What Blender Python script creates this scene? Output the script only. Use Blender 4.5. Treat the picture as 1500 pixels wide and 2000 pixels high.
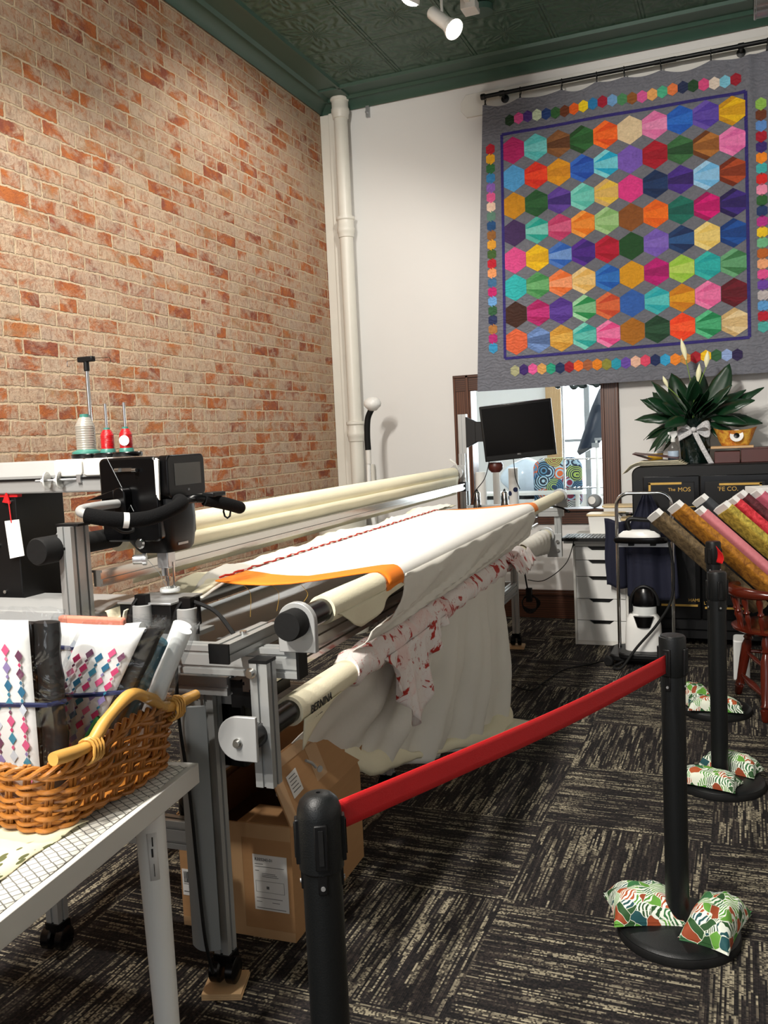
import bpy, bmesh, math, random
from mathutils import Vector, Matrix, noise
sc = bpy.context.scene
for o in list(bpy.data.objects): bpy.data.objects.remove(o)
COL = sc.collection
PI = math.pi
random.seed(7)

# ------------------------------------------------------------ camera
YAW, PITCH, ROLL, FPX = 0.389651580, 0.0814028934, 0.0463307047, 1711.205
cam = bpy.data.cameras.new('camera'); camo = bpy.data.objects.new('camera', cam); COL.objects.link(camo)
fw = Vector((-math.sin(YAW)*math.cos(PITCH), math.cos(YAW)*math.cos(PITCH), -math.sin(PITCH)))
rt = Vector((math.cos(YAW), math.sin(YAW), 0)); dn = fw.cross(rt)
r2 = rt*math.cos(ROLL)+dn*math.sin(ROLL); d2 = -rt*math.sin(ROLL)+dn*math.cos(ROLL)
camo.matrix_world = Matrix(((r2.x, -d2.x, -fw.x, 0), (r2.y, -d2.y, -fw.y, 0), (r2.z, -d2.z, -fw.z, 1.5), (0, 0, 0, 1)))
cam.sensor_fit = 'VERTICAL'; cam.sensor_height = 24; cam.lens = 24*FPX/2000
cam.clip_start = .05
sc.camera = camo

# ------------------------------------------------------------ light and exposure
sc.view_settings.view_transform = 'Standard'; sc.view_settings.look = 'None'
sc.view_settings.gamma = 1; sc.view_settings.use_curve_mapping = False
sc.view_settings.exposure = -0.3
w = bpy.data.worlds.new('world'); sc.world = w; w.use_nodes = True
w.node_tree.nodes['Background'].inputs[0].default_value = (.93, .96, 1, 1)
w.node_tree.nodes['Background'].inputs[1].default_value = .38
def area(loc, rot, sx, sy, e, col):
    l = bpy.data.lights.new('daylight_or_fill', 'AREA'); l.shape = 'RECTANGLE'; l.size = sx; l.size_y = sy; l.energy = e; l.color = col
    o = bpy.data.objects.new('daylight_or_fill', l); o.location = loc; o.rotation_euler = rot; COL.objects.link(o)
area((-.6, -5.5, 2.1), (math.radians(88), 0, 0), 4.6, 2.6, 110, (.93, .96, 1))          # soft ambient fill added behind the camera, as if from an unseen shop window
area((-1.2, 10.3, 1.6), (math.radians(-90), 0, 0), 3, 1.8, 260, (.9, .97, 1))           # window of the room behind

# ------------------------------------------------------------ frames of reference
A = 0.0344945733                 # the quilting frame stands two degrees off the room's axes
def mw(u, v, z=0): return Vector((u*math.cos(A)-v*math.sin(A), u*math.sin(A)+v*math.cos(A), z))

# ------------------------------------------------------------ materials
MATS = {}
def lin(h):
    if isinstance(h, tuple): return h
    h = h.lstrip('#'); c = [int(h[i:i+2], 16)/255 for i in (0, 2, 4)]
    return tuple(x/12.92 if x <= .04045 else ((x+.055)/1.055)**2.4 for x in c)
class NT:
    def __init__(s, name):
        s.m = bpy.data.materials.new(name); s.m.use_nodes = True; s.t = s.m.node_tree; s.b = s.t.nodes['Principled BSDF']
    def n(s, k, **kw):
        x = s.t.nodes.new(k)
        for a, v in kw.items(): setattr(x, a, v)
        return x
    def l(s, a, b): s.t.links.new(a, b)
    def math(s, op, a, b=None, c=None, clamp=False):
        x = s.n('ShaderNodeMath', operation=op, use_clamp=clamp)
        for i, v in enumerate((a, b, c)):
            if v is None: continue
            if isinstance(v, (int, float)): x.inputs[i].default_value = v
            else: s.l(v, x.inputs[i])
        return x.outputs[0]
    def mix(s, f, a, b):
        x = s.n('ShaderNodeMix', data_type='RGBA')
        for i, v in ((0, f), (6, a), (7, b)):
            if isinstance(v, (int, float)): x.inputs[i].default_value = v
            elif isinstance(v, (tuple, str)): x.inputs[i].default_value = (*lin(v), 1)
            else: s.l(v, x.inputs[i])
        return x.outputs[2]
    def ramp(s, f, stops, interp='LINEAR'):
        x = s.n('ShaderNodeValToRGB'); r = x.color_ramp; r.interpolation = interp
        while len(r.elements) < len(stops): r.elements.new(.5)
        for e, (p, c) in zip(r.elements, stops): e.position = p; e.color = (*lin(c), 1)
        s.l(f, x.inputs[0]); return x.outputs[0]
    def obj(s): return s.n('ShaderNodeTexCoord').outputs['Object']
    def mapping(s, v, scale=(1, 1, 1), rot=(0, 0, 0), loc=(0, 0, 0)):
        x = s.n('ShaderNodeMapping'); x.inputs['Scale'].default_value = scale; x.inputs['Rotation'].default_value = rot; x.inputs['Location'].default_value = loc
        s.l(v, x.inputs[0]); return x.outputs[0]
    def noise(s, v, scale, detail=3, rough=.5, dist=0, out=0):
        x = s.n('ShaderNodeTexNoise'); s.l(v, x.inputs['Vector']); x.inputs['Scale'].default_value = scale; x.inputs['Detail'].default_value = detail
        x.inputs['Roughness'].default_value = rough; x.inputs['Distortion'].default_value = dist; return x.outputs[out]
    def vor(s, v, scale, feature='F1', out=0, rnd=1):
        x = s.n('ShaderNodeTexVoronoi', feature=feature); s.l(v, x.inputs['Vector']); x.inputs['Scale'].default_value = scale; x.inputs['Randomness'].default_value = rnd; return x.outputs[out]
    def wave(s, v, scale, dist=0, dscale=1, detail=0, typ='BANDS', dirn='X'):
        x = s.n('ShaderNodeTexWave', wave_type=typ); x.bands_direction = dirn if typ == 'BANDS' else 'X'
        s.l(v, x.inputs['Vector']); x.inputs['Scale'].default_value = scale; x.inputs['Distortion'].default_value = dist
        x.inputs['Detail'].default_value = detail; x.inputs['Detail Scale'].default_value = dscale; return x.outputs[0 if typ == 'X' else 1]
    def bump(s, h, strength=.3, dist=.01):
        x = s.n('ShaderNodeBump'); x.inputs['Strength'].default_value = strength; x.inputs['Distance'].default_value = dist
        s.l(h, x.inputs['Height']); s.l(x.outputs[0], s.b.inputs['Normal'])
    def set(s, col=None, rough=None, metal=None, **kw):
        if col is not None:
            if isinstance(col, (tuple, str)): s.b.inputs['Base Color'].default_value = (*lin(col), 1)
            else: s.l(col, s.b.inputs['Base Color'])
        if rough is not None:
            if isinstance(rough, (int, float)): s.b.inputs['Roughness'].default_value = rough
            else: s.l(rough, s.b.inputs['Roughness'])
        if metal is not None: s.b.inputs['Metallic'].default_value = metal
        for k, v in kw.items(): s.b.inputs[k.replace('_', ' ')].default_value = v
        return s.m
def plain(name, col, rough=.5, metal=0, vary=.12, vscale=9, bump=0, bscale=60, **kw):
    if name in MATS: return MATS[name]
    t = NT(name); c = lin(col); v = t.obj()
    f = t.noise(v, vscale, 4)
    c2 = tuple(min(1, x*(1+vary)) for x in c); c1 = tuple(x*(1-vary) for x in c)
    t.set(t.mix(f, c1, c2), rough, metal, **kw)
    if bump: t.bump(t.noise(v, bscale, 3), bump, .004)
    MATS[name] = t.m; return t.m

M = {}
M['black'] = plain('black_plastic', '#0a0a0b', .45, Specular_IOR_Level=.3)
M['blackgloss'] = plain('black_gloss', '#050506', .24, Specular_IOR_Level=.35)
M['rubber'] = plain('black_rubber', '#0c0c0c', .75, bump=.2, Specular_IOR_Level=.3)
M['foam'] = plain('black_foam', '#070708', .95, bump=.5, bscale=300, Specular_IOR_Level=.2)
M['powder'] = plain('black_powder_coat', '#0d0f10', .42, bump=.15, bscale=400, Specular_IOR_Level=.35)
M['white'] = plain('white_plastic', '#e6e6e2', .35, vary=.03)
M['whitelac'] = plain('white_lacquer', '#dcdad3', .4, vary=.03)
M['chrome'] = plain('chrome', '#c9c9c9', .13, 1, vary=.04)
M['steel'] = plain('brushed_steel', '#b4b5b6', .34, .7, vary=.04)
M['screw'] = plain('zinc_screw', '#c5c5c2', .25, 1)
M['greyplastic'] = plain('grey_plastic', '#8d9193', .5, vary=.05)
M['greychannel'] = plain('grey_cable_channel', '#85898a', .38, .25, vary=.05)
M['bracket'] = plain('grey_coated_bracket', '#a9aaa9', .42, .3, vary=.04)
M['ivory'] = plain('ivory_paint', '#dedbd0', .4, vary=.05)
M['navy'] = plain('navy_cloth', '#10142a', .85, bump=.3, bscale=250)
M['navyribbon'] = plain('navy_ribbon', '#17224a', .45)
M['blackcloth'] = plain('black_cotton', '#060607', .5, bump=.4, bscale=25)
M['gold'] = plain('gold_leaf', '#c09a48', .45, .35, vary=.25, vscale=20)
M['red'] = plain('red_belt_webbing', '#c20a12', .6, vary=.05, bump=.2, bscale=500)
M['thread_red'] = plain('red_thread', '#b01018', .35, vary=.2, vscale=60)
M['thread_silver'] = plain('silver_thread', '#a9a49a', .3, .35, vary=.15, vscale=60)
M['teal'] = plain('teal_plastic', '#38766a', .4)
M['paper'] = plain('white_paper', '#e9e9e6', .7, vary=.02)
M['cream'] = plain('cream_leader_canvas', '#e3dcc0', .85, vary=.06, bump=.25, bscale=160)
M['offwhite'] = plain('off_white_cotton', '#dedad0', .85, vary=.04, bump=.25, bscale=40)
M['whitecotton'] = plain('white_cotton', '#eeece6', .85, vary=.03, bump=.12, bscale=60)
M['orange'] = plain('orange_cotton', '#f08218', .8, vary=.04, bump=.15, bscale=120)
M['redstitch'] = plain('red_stitching', '#b02818', .8)
M['wicker'] = plain('honey_wicker', '#a3682a', .38, vary=.6, vscale=20, bump=.3, bscale=90)
M['wickerhandle'] = plain('honey_handle_cane', '#c9974a', .4, vary=.22, vscale=14)
M['ply'] = plain('plywood', '#c4a176', .65, vary=.2)
M['palewood'] = plain('pale_bamboo', '#d3bd92', .5, vary=.1)
M['leaf'] = plain('dark_green_leaf', '#12331d', .32, vary=.35, vscale=12)
M['spathe'] = plain('cream_flower_spathe', '#e2e0b8', .5)
M['stem'] = plain('green_flower_stem', '#6f8a3c', .5)
M['foil'] = plain('dark_green_foil', '#0c1c18', .18, .2, bump=1, bscale=22)
M['cherry'] = plain('cherry_varnish', '#52190c', .22, vary=.4, vscale=7)
M['mahogany'] = plain('mahogany_box', '#4a1a12', .4, vary=.3)
M['clearplastic'] = plain('clear_tub', '#d9dcda', .3, vary=.03)
M['duct'] = plain('galvanised_duct', '#b5b8ba', .25, .9, vary=.1)
M['screen'] = plain('dark_screen', '#020203', .3, Specular_IOR_Level=.15)
M['display'] = plain('grey_display', '#5a5a57', .25)
M['label'] = plain('white_label', '#dddcd8', .5, vary=.02)
M['ink'] = plain('black_ink', '#151515', .6)
M['inkgrey'] = plain('grey_ink', '#6a6a68', .6)
M['brownbox_in'] = plain('dark_inner_carton', '#5a3a28', .8)

def aluminium():
    t = NT('anodised_aluminium'); v = t.obj()
    t.set(t.mix(t.noise(v, 5, 2), '#a3a5a4', '#b2b4b3'), .36, .45)
    return t.m
M['alu'] = aluminium()
M['railalu'] = plain('polished_rail_aluminium', '#a8a5a0', .16, .8, vary=.03)

def emit(name, col, st):
    t = NT(name); t.set('#ffffff', .5); t.b.inputs['Emission Color'].default_value = (*lin(col), 1); t.b.inputs['Emission Strength'].default_value = st; return t.m
M['bulb'] = emit('lit_bulb', '#fff6ea', 30)
M['daywindow'] = emit('daylit_window_pane', '#f2fbff', 2.6)

def glass():
    m = bpy.data.materials.new('clear_glass'); m.use_nodes = True; t = m.node_tree; t.nodes.clear()
    o = t.nodes.new('ShaderNodeOutputMaterial'); mx = t.nodes.new('ShaderNodeMixShader'); tr = t.nodes.new('ShaderNodeBsdfTransparent'); g = t.nodes.new('ShaderNodeBsdfGlossy')
    fr = t.nodes.new('ShaderNodeFresnel'); fr.inputs[0].default_value = 1.35; g.inputs['Roughness'].default_value = .03
    tr.inputs[0].default_value = (.96, .98, .99, 1)
    t.links.new(fr.outputs[0], mx.inputs[0]); t.links.new(tr.outputs[0], mx.inputs[1]); t.links.new(g.outputs[0], mx.inputs[2]); t.links.new(mx.outputs[0], o.inputs[0]); return m
M['glass'] = glass()
def film():
    m = bpy.data.materials.new('clear_plastic_film'); m.use_nodes = True; t = m.node_tree; t.nodes.clear()
    o = t.nodes.new('ShaderNodeOutputMaterial'); mx = t.nodes.new('ShaderNodeMixShader'); tr = t.nodes.new('ShaderNodeBsdfTransparent'); g = t.nodes.new('ShaderNodeBsdfGlossy')
    g.inputs['Roughness'].default_value = .12; tr.inputs[0].default_value = (.93, .94, .95, 1)
    lw = t.nodes.new('ShaderNodeLayerWeight'); lw.inputs[0].default_value = .35
    tc = t.nodes.new('ShaderNodeTexCoord'); nz = t.nodes.new('ShaderNodeTexNoise'); nz.inputs['Scale'].default_value = 11; nz.inputs['Distortion'].default_value = 1.2
    b = t.nodes.new('ShaderNodeBump'); b.inputs['Strength'].default_value = 1; b.inputs['Distance'].default_value = .02
    t.links.new(tc.outputs['Object'], nz.inputs['Vector']); t.links.new(nz.outputs[0], b.inputs['Height']); t.links.new(b.outputs[0], g.inputs['Normal'])
    mt = t.nodes.new('ShaderNodeMath'); mt.operation = 'MULTIPLY_ADD'; mt.inputs[1].default_value = .26; mt.inputs[2].default_value = .015
    t.links.new(lw.outputs[1], mt.inputs[0])
    t.links.new(mt.outputs[0], mx.inputs[0]); t.links.new(tr.outputs[0], mx.inputs[1]); t.links.new(g.outputs[0], mx.inputs[2]); t.links.new(mx.outputs[0], o.inputs[0]); return m
M['film'] = film()

def brick():
    t = NT('weathered_brick'); v = t.obj()
    sep = t.n('ShaderNodeSeparateXYZ'); t.l(v, sep.inputs[0]); cb = t.n('ShaderNodeCombineXYZ'); t.l(sep.outputs[1], cb.inputs[0]); t.l(sep.outputs[2], cb.inputs[1])
    p = cb.outputs[0]
    nz = t.n('ShaderNodeTexNoise'); nz.inputs['Scale'].default_value = 5; nz.inputs['Detail'].default_value = 4; t.l(p, nz.inputs['Vector'])
    va = t.n('ShaderNodeVectorMath', operation='MULTIPLY_ADD'); t.l(nz.outputs['Color'], va.inputs[0]); va.inputs[1].default_value = (.03, .024, 0); t.l(p, va.inputs[2])
    nz2 = t.n('ShaderNodeTexNoise'); nz2.inputs['Scale'].default_value = 45; nz2.inputs['Detail'].default_value = 3; t.l(p, nz2.inputs['Vector'])
    vb = t.n('ShaderNodeVectorMath', operation='MULTIPLY_ADD'); t.l(nz2.outputs['Color'], vb.inputs[0]); vb.inputs[1].default_value = (.016, .014, 0); t.l(va.outputs[0], vb.inputs[2])
    bt = t.n('ShaderNodeTexBrick'); t.l(vb.outputs[0], bt.inputs['Vector'])
    bt.offset = .5; bt.squash = .55; bt.squash_frequency = 7
    for k, x in (('Scale', 1), ('Mortar Size', .0075), ('Mortar Smooth', .5), ('Bias', 0), ('Brick Width', .245), ('Row Height', .081)): bt.inputs[k].default_value = x
    bt.inputs['Color1'].default_value = (0, 0, 0, 1); bt.inputs['Color2'].default_value = (1, 1, 1, 1); bt.inputs['Mortar'].default_value = (.5, .5, .5, 1)
    base = t.ramp(bt.outputs[0], [(0, '#8a4c38'), (.12, '#a9623a'), (.24, '#ab8660'), (.36, '#935440'), (.46, '#a35f3c'), (.56, '#a68d76'), (.66, '#ad6c3c'), (.76, '#a4806a'), (.86, '#8d594a'), (.94, '#b49b80')], 'CONSTANT')
    g1 = t.noise(p, 16, 8, .7, .8)
    base = t.mix(t.ramp(g1, [(.42, (0, 0, 0)), (.66, (.75, .75, .75))]), base, '#7a3a26')
    base = t.mix(t.ramp(t.noise(p, 9, 6, .7, .6), [(.42, (0, 0, 0)), (.6, (.8, .8, .8))]), base, '#b8682e')
    # lime wash left over the bricks
    wsh = t.noise(t.mapping(p, (1, 1.35, 1)), 5.2, 10, .72, .4)
    wpb = t.math('ADD', wsh, t.math('MULTIPLY', t.math('SUBTRACT', bt.outputs[0], .5), .17))
    wm = t.ramp(wpb, [(.40, (0, 0, 0)), (.52, (1, 1, 1))])
    fine = t.ramp(t.noise(t.mapping(p, (1.5, .8, 1)), 26, 8, .8, 1.2), [(.36, (.2, .2, .2)), (.5, (1, 1, 1))])
    wmask = t.math('MULTIPLY', t.math('MULTIPLY', wm, fine), .84)
    washc = t.mix(t.noise(p, 2.6, 4), '#cdb394', '#bba896')
    col = t.mix(wmask, base, washc)
    dark = t.ramp(t.noise(p, 8, 8, .8, 1), [(.60, (0, 0, 0)), (.70, (1, 1, 1))])
    col = t.mix(t.math('MULTIPLY', dark, .55), col, '#5f5048')
    mort = t.mix(t.noise(p, 60, 4, .6), '#bfa382', '#dcc8a8')
    col = t.mix(bt.outputs['Fac'], col, mort)
    crack = t.math('MULTIPLY', t.ramp(bt.outputs['Fac'], [(.05, (0, 0, 0)), (.3, (1, 1, 1)), (.6, (0, 0, 0))]), t.ramp(t.noise(p, 22, 5, .7), [(.5, (0, 0, 0)), (.6, (1, 1, 1))]))
    col = t.mix(t.math('MULTIPLY', crack, .8), col, '#4a382e')
    t.set(col, .92)
    h = t.math('ADD', t.math('MULTIPLY', bt.outputs['Fac'], -.55), t.math('MULTIPLY', t.noise(p, 55, 6, .7), .75))
    h = t.math('ADD', h, t.math('MULTIPLY', wmask, .25))
    t.bump(h, .8, .018); return t.m
M['brick'] = brick()

def carpet():
    t = NT('striped_carpet_tile'); v = t.obj()
    sep = t.n('ShaderNodeSeparateXYZ'); t.l(v, sep.inputs[0])
    S = .61
    xx = t.math('ADD', sep.outputs[0], .73+S*20); yy = t.math('ADD', sep.outputs[1], -3.25+S*20)
    ix = t.math('FLOOR', t.math('DIVIDE', xx, S)); iy = t.math('FLOOR', t.math('DIVIDE', yy, S))
    par = t.math('MODULO', t.math('ADD', ix, iy), 2)
    a = t.math('ADD', t.math('MULTIPLY', xx, par), t.math('MULTIPLY', yy, t.math('SUBTRACT', 1, par)))   # across the stripes
    b = t.math('ADD', t.math('MULTIPLY', yy, par), t.math('MULTIPLY', xx, t.math('SUBTRACT', 1, par)))
    tid = t.math('ADD', t.math('MULTIPLY', ix, 7.13), t.math('MULTIPLY', iy, 3.71))
    row = t.math('FLOOR', t.math('MULTIPLY', a, 170))
    def cell(rowv, lenk, seed):
        c = t.n('ShaderNodeCombineXYZ'); t.l(t.math('ADD', rowv, tid), c.inputs[0])
        off = t.n('ShaderNodeTexWhiteNoise', noise_dimensions='1D'); t.l(t.math('ADD', rowv, seed), off.inputs['W'])
        t.l(t.math('FLOOR', t.math('ADD', t.math('MULTIPLY', b, lenk), t.math('MULTIPLY', off.outputs[0], 9))), c.inputs[1]); c.inputs[2].default_value = seed
        wn = t.n('ShaderNodeTexWhiteNoise', noise_dimensions='3D'); t.l(c.outputs[0], wn.inputs['Vector']); return wn.outputs[0]
    r1 = cell(row, 9, 1.5); r2_ = cell(row, 190, 4.5); r3 = cell(t.math('FLOOR', t.math('MULTIPLY', a, 42)), 3.5, 8.5)
    patch = t.noise(v, 2.6, 3)
    s = t.math('ADD', t.math('MULTIPLY', r1, .55), t.math('ADD', t.math('MULTIPLY', r3, .3), t.math('MULTIPLY', patch, .4)))
    light = t.ramp(s, [(.66, (0, 0, 0)), (.92, (1, 1, 1))])
    dots = t.ramp(r2_, [(.30, (0, 0, 0)), (.55, (1, 1, 1))])
    m = t.math('MULTIPLY', light, t.math('MULTIPLY_ADD', dots, .8, .1))
    base = t.ramp(t.math('ADD', t.math('MULTIPLY', r1, .5), t.math('MULTIPLY', r2_, .5)), [(.1, '#161617'), (.45, '#252222'), (.7, '#332d2b'), (1, '#46403b')])
    col = t.mix(m, base, t.mix(r3, '#857d6a', '#a69d86'))
    t.set(col, .95, Specular_IOR_Level=.15)
    st = t.math('FRACT', t.math('MULTIPLY', a, 170))
    t.bump(t.math('ADD', t.math('ABSOLUTE', t.math('SUBTRACT', st, .5)), t.math('MULTIPLY', r2_, -.7)), .6, .004); return t.m
M['carpet'] = carpet()

def tin():
    t = NT('green_pressed_tin'); v = t.obj(); S = .61
    vm = t.mapping(v, (1/S, 1/S, 1/S))
    fr = t.n('ShaderNodeVectorMath', operation='FRACTION'); t.l(t.mapping(vm, loc=(50, 50, 0)), fr.inputs[0])
    sp = t.n('ShaderNodeSeparateXYZ'); t.l(fr.outputs[0], sp.inputs[0])
    ax = t.math('ABSOLUTE', t.math('SUBTRACT', sp.outputs[0], .5)); ay = t.math('ABSOLUTE', t.math('SUBTRACT', sp.outputs[1], .5))
    edge = t.math('MAXIMUM', ax, ay)
    seam = t.ramp(edge, [(.455, (0, 0, 0)), (.47, (1, 1, 1)), (.492, (1, 1, 1)), (.5, (0, 0, 0))])
    r = t.math('SQRT', t.math('ADD', t.math('MULTIPLY', ax, ax), t.math('MULTIPLY', ay, ay)))
    ang = t.math('ARCTAN2', ay, ax)
    scroll = t.math('SINE', t.math('ADD', t.math('MULTIPLY', r, 34), t.math('MULTIPLY', t.math('SINE', t.math('MULTIPLY', ang, 8)), 2.6)))
    vv = t.wave(t.mapping(v, (1, 1, 1)), 6, 9, 2.2, 2)
    h = t.math('ADD', t.math('MULTIPLY', scroll, .3), t.math('ADD', seam, t.math('MULTIPLY', vv, .12)))
    t.set(t.mix(t.noise(v, 3, 3), '#34503f', '#3e5c4b'), .42)
    t.bump(h, .8, .016); return t.m
M['tin'] = tin()
M['greentrim'] = plain('green_cornice_paint', '#39564a', .4, vary=.1)

def wallpaint():
    t = NT('white_wall_paint'); v = t.obj()
    t.set(t.mix(t.noise(v, 1.2, 4), '#d9d8d5', '#e2e1de'), .6); t.bump(t.noise(v, 70, 3), .06, .004); return t.m
M['wall'] = wallpaint()

def oak(name, c1, c2, c3, rot=(0, 0, 0)):
    t = NT(name); v = t.mapping(t.obj(), (1, 1, 1), rot)
    m = t.mapping(v, (22, 22, 2.2))
    g = t.wave(m, .8, 6, .8, 3); f = t.noise(t.mapping(v, (160, 160, 6)), 1, 4)
    c = t.mix(g, c1, c2); c = t.mix(t.math('MULTIPLY', f, .55), c, c3); t.set(c, .38); t.bump(f, .12, .003); return t.m
M['oak'] = oak('dark_oak_upright', '#3a1f12', '#6b4028', '#4d2b1a')
M['oakh'] = oak('dark_oak_crosswise', '#2c170e', '#5b3421', '#40230f', (0, PI/2, 0))
M['paleoak'] = oak('light_oak_post', '#9c7d55', '#c8a676', '#b48f60')

def cardboard():
    t = NT('brown_cardboard'); v = t.obj()
    c = t.mix(t.noise(t.mapping(v, (6, 6, 60)), 1, 3), '#a3794f', '#b08659'); c = t.mix(t.math('MULTIPLY', t.noise(v, 5, 4), .3), c, '#8a6440')
    t.set(c, .78); t.bump(t.noise(t.mapping(v, (1, 1, 1)), 18, 2), .1, .004); return t.m
M['card'] = cardboard()
M['tape'] = plain('packing_tape', '#b4916a', .3, vary=.08)

def vcol(name, rough=.8, bumpkind='quilt'):
    t = NT(name); a = t.n('ShaderNodeVertexColor'); a.layer_name = 'Col'; v = t.obj()
    f = t.noise(v, 26, 6, .7, 1.5)
    hs = t.n('ShaderNodeHueSaturation'); t.l(a.outputs[0], hs.inputs['Color']); t.l(t.math('MULTIPLY_ADD', f, .9, .52), hs.inputs['Value'])
    t.set(hs.outputs[0], rough)
    wv = t.wave(t.mapping(v, (1, 1, 1)), 11, 9, 1.6, 1.5, 'RINGS'); t.bump(t.math('ADD', wv, t.math('MULTIPLY', f, .3)), .5, .006); return t.m
M['quilt'] = vcol('patchwork_cotton')

def printcloth():
    t = NT('white_and_red_print_cotton'); v = t.obj()
    n1 = t.noise(v, 7, 5, .65, 2.2); n2 = t.wave(v, 7, 9, 2, 3)
    m = t.ramp(n1, [(.56, (0, 0, 0)), (.60, (1, 1, 1))]); lines = t.ramp(n2, [(.46, (0, 0, 0)), (.5, (1, 1, 1)), (.54, (0, 0, 0))])
    pink = t.ramp(t.noise(v, 4, 3, .5, 1, out=0), [(.5, (0, 0, 0)), (.6, (1, 1, 1))])
    c = t.mix(t.math('MULTIPLY', pink, .35), '#e8e0dc', '#e8a8a0'); c = t.mix(t.math('MULTIPLY', lines, .6), c, '#c06058'); c = t.mix(m, c, '#b02c20')
    t.set(c, .8); return t.m
M['print'] = printcloth()

def tropical():
    t = NT('jungle_print_cotton'); v = t.obj()
    wv = t.n('ShaderNodeTexNoise'); wv.inputs['Scale'].default_value = 14; t.l(v, wv.inputs['Vector'])
    d = t.n('ShaderNodeVectorMath', operation='MULTIPLY_ADD'); t.l(wv.outputs['Color'], d.inputs[0]); d.inputs[1].default_value = (.055, .055, .055); t.l(v, d.inputs[2])
    x = t.n('ShaderNodeTexVoronoi'); x.inputs['Scale'].default_value = 27; t.l(d.outputs[0], x.inputs['Vector'])
    sp = t.n('ShaderNodeSeparateColor'); t.l(x.outputs['Color'], sp.inputs[0])
    c = t.ramp(sp.outputs[0], [(0, '#1f4a1e'), (.2, '#4a8a2c'), (.36, '#a34a1e'), (.5, '#2a5c34'), (.6, '#d8dccb'), (.67, '#12484c'), (.77, '#5c9434'), (.86, '#8c3c18'), (.93, '#2c6a38')], 'CONSTANT')
    edge = t.vor(d.outputs[0], 27, 'DISTANCE_TO_EDGE')
    c = t.mix(t.ramp(edge, [(.01, (1, 1, 1)), (.025, (0, 0, 0))]), c, '#d8dccb')
    st = t.wave(t.mapping(d.outputs[0], rot=(.3, .2, .8)), 38, 2, 1, 1)
    leafm = t.math('MULTIPLY', t.ramp(sp.outputs[1], [(.5, (0, 0, 0)), (.51, (1, 1, 1))], 'CONSTANT'), t.ramp(st, [(.45, (0, 0, 0)), (.55, (1, 1, 1))]))
    c = t.mix(leafm, c, '#dfe4d8'); t.set(c, .75); return t.m
M['jungle'] = tropical()

def paisley():
    t = NT('paisley_cover_cotton'); v = t.obj()
    x = t.n('ShaderNodeTexVoronoi'); x.inputs['Scale'].default_value = 8; t.l(v, x.inputs['Vector'])
    rings = t.math('FRACT', t.math('MULTIPLY', x.outputs[0], 9)); sp = t.n('ShaderNodeSeparateColor'); t.l(x.outputs['Color'], sp.inputs[0])
    c1 = t.ramp(sp.outputs[0], [(0, '#16243c'), (.3, '#1c3a5c'), (.5, '#7a1838'), (.7, '#14202e'), (.85, '#c86030')], 'CONSTANT')
    c2 = t.ramp(sp.outputs[1], [(0, '#9ab8c8'), (.4, '#a8c060'), (.6, '#e0e0d8'), (.8, '#4a7a9a')], 'CONSTANT')
    t.set(t.mix(t.math('GREATER_THAN', rings, .55), c1, c2), .8); return t.m
M['paisley'] = paisley()

def leafprint():
    t = NT('olive_leaf_print_cotton'); v = t.obj()
    x = t.n('ShaderNodeTexVoronoi'); x.inputs['Scale'].default_value = 1; t.l(t.mapping(v, (60, 26, 26), (0, 0, .7)), x.inputs['Vector'])
    m = t.math('LESS_THAN', x.outputs[0], .34); area_ = t.ramp(t.noise(v, 6, 2), [(.45, (0, 0, 0)), (.47, (1, 1, 1))])
    t.set(t.mix(t.math('MULTIPLY', m, area_), '#ddd5b4', '#5c5f3a'), .8); return t.m
M['leafprint'] = leafprint()
def wireprint():
    t = NT('chicken_wire_print_cotton'); v = t.mapping(t.obj(), (1, 1, 1), (0, 0, .5))
    e = t.vor(v, 52, 'DISTANCE_TO_EDGE', rnd=.12)
    t.set(t.mix(t.ramp(e, [(.05, (1, 1, 1)), (.09, (0, 0, 0))]), '#d8d5cb', '#6c6b66'), .7); return t.m
M['wireprint'] = wireprint()
def fab(name, c1, c2, sc_=18):
    t = NT(name); v = t.obj(); t.set(t.mix(t.ramp(t.noise(v, sc_, 7, .75, 1), [(.38, (0, 0, 0)), (.6, (1, 1, 1))]), c1, c2), .75); return t.m
M['wrap'] = plain('white_stretch_wrap', '#c9c6b8', .25, vary=.12, bump=.6, bscale=14)
M['bowlfab'] = fab('orange_batik_bowl_cloth', '#a84c18', '#e0b040', 22)
M['yellow'] = plain('yellow_lid', '#d8a828', .5)
M['bluelab'] = plain('pale_blue_label', '#a8bcd0', .5)
M['dotribbon'] = fab('grey_dotted_ribbon', '#9a9a9c', '#e4e4e6', 130)
M['garment'] = plain('dark_garment_bag', '#1c2736', .35, bump=.5, bscale=9)
M['bluefab'] = plain('teal_blue_cotton', '#2c5866', .7)
M['greenfab'] = plain('green_cotton', '#3a8a4a', .7)
M['coral'] = plain('coral_cotton', '#e08870', .7)
M['translucent'] = plain('cloudy_plastic_bag', '#b9c8d4', .2, bump=.8, bscale=16)

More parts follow.
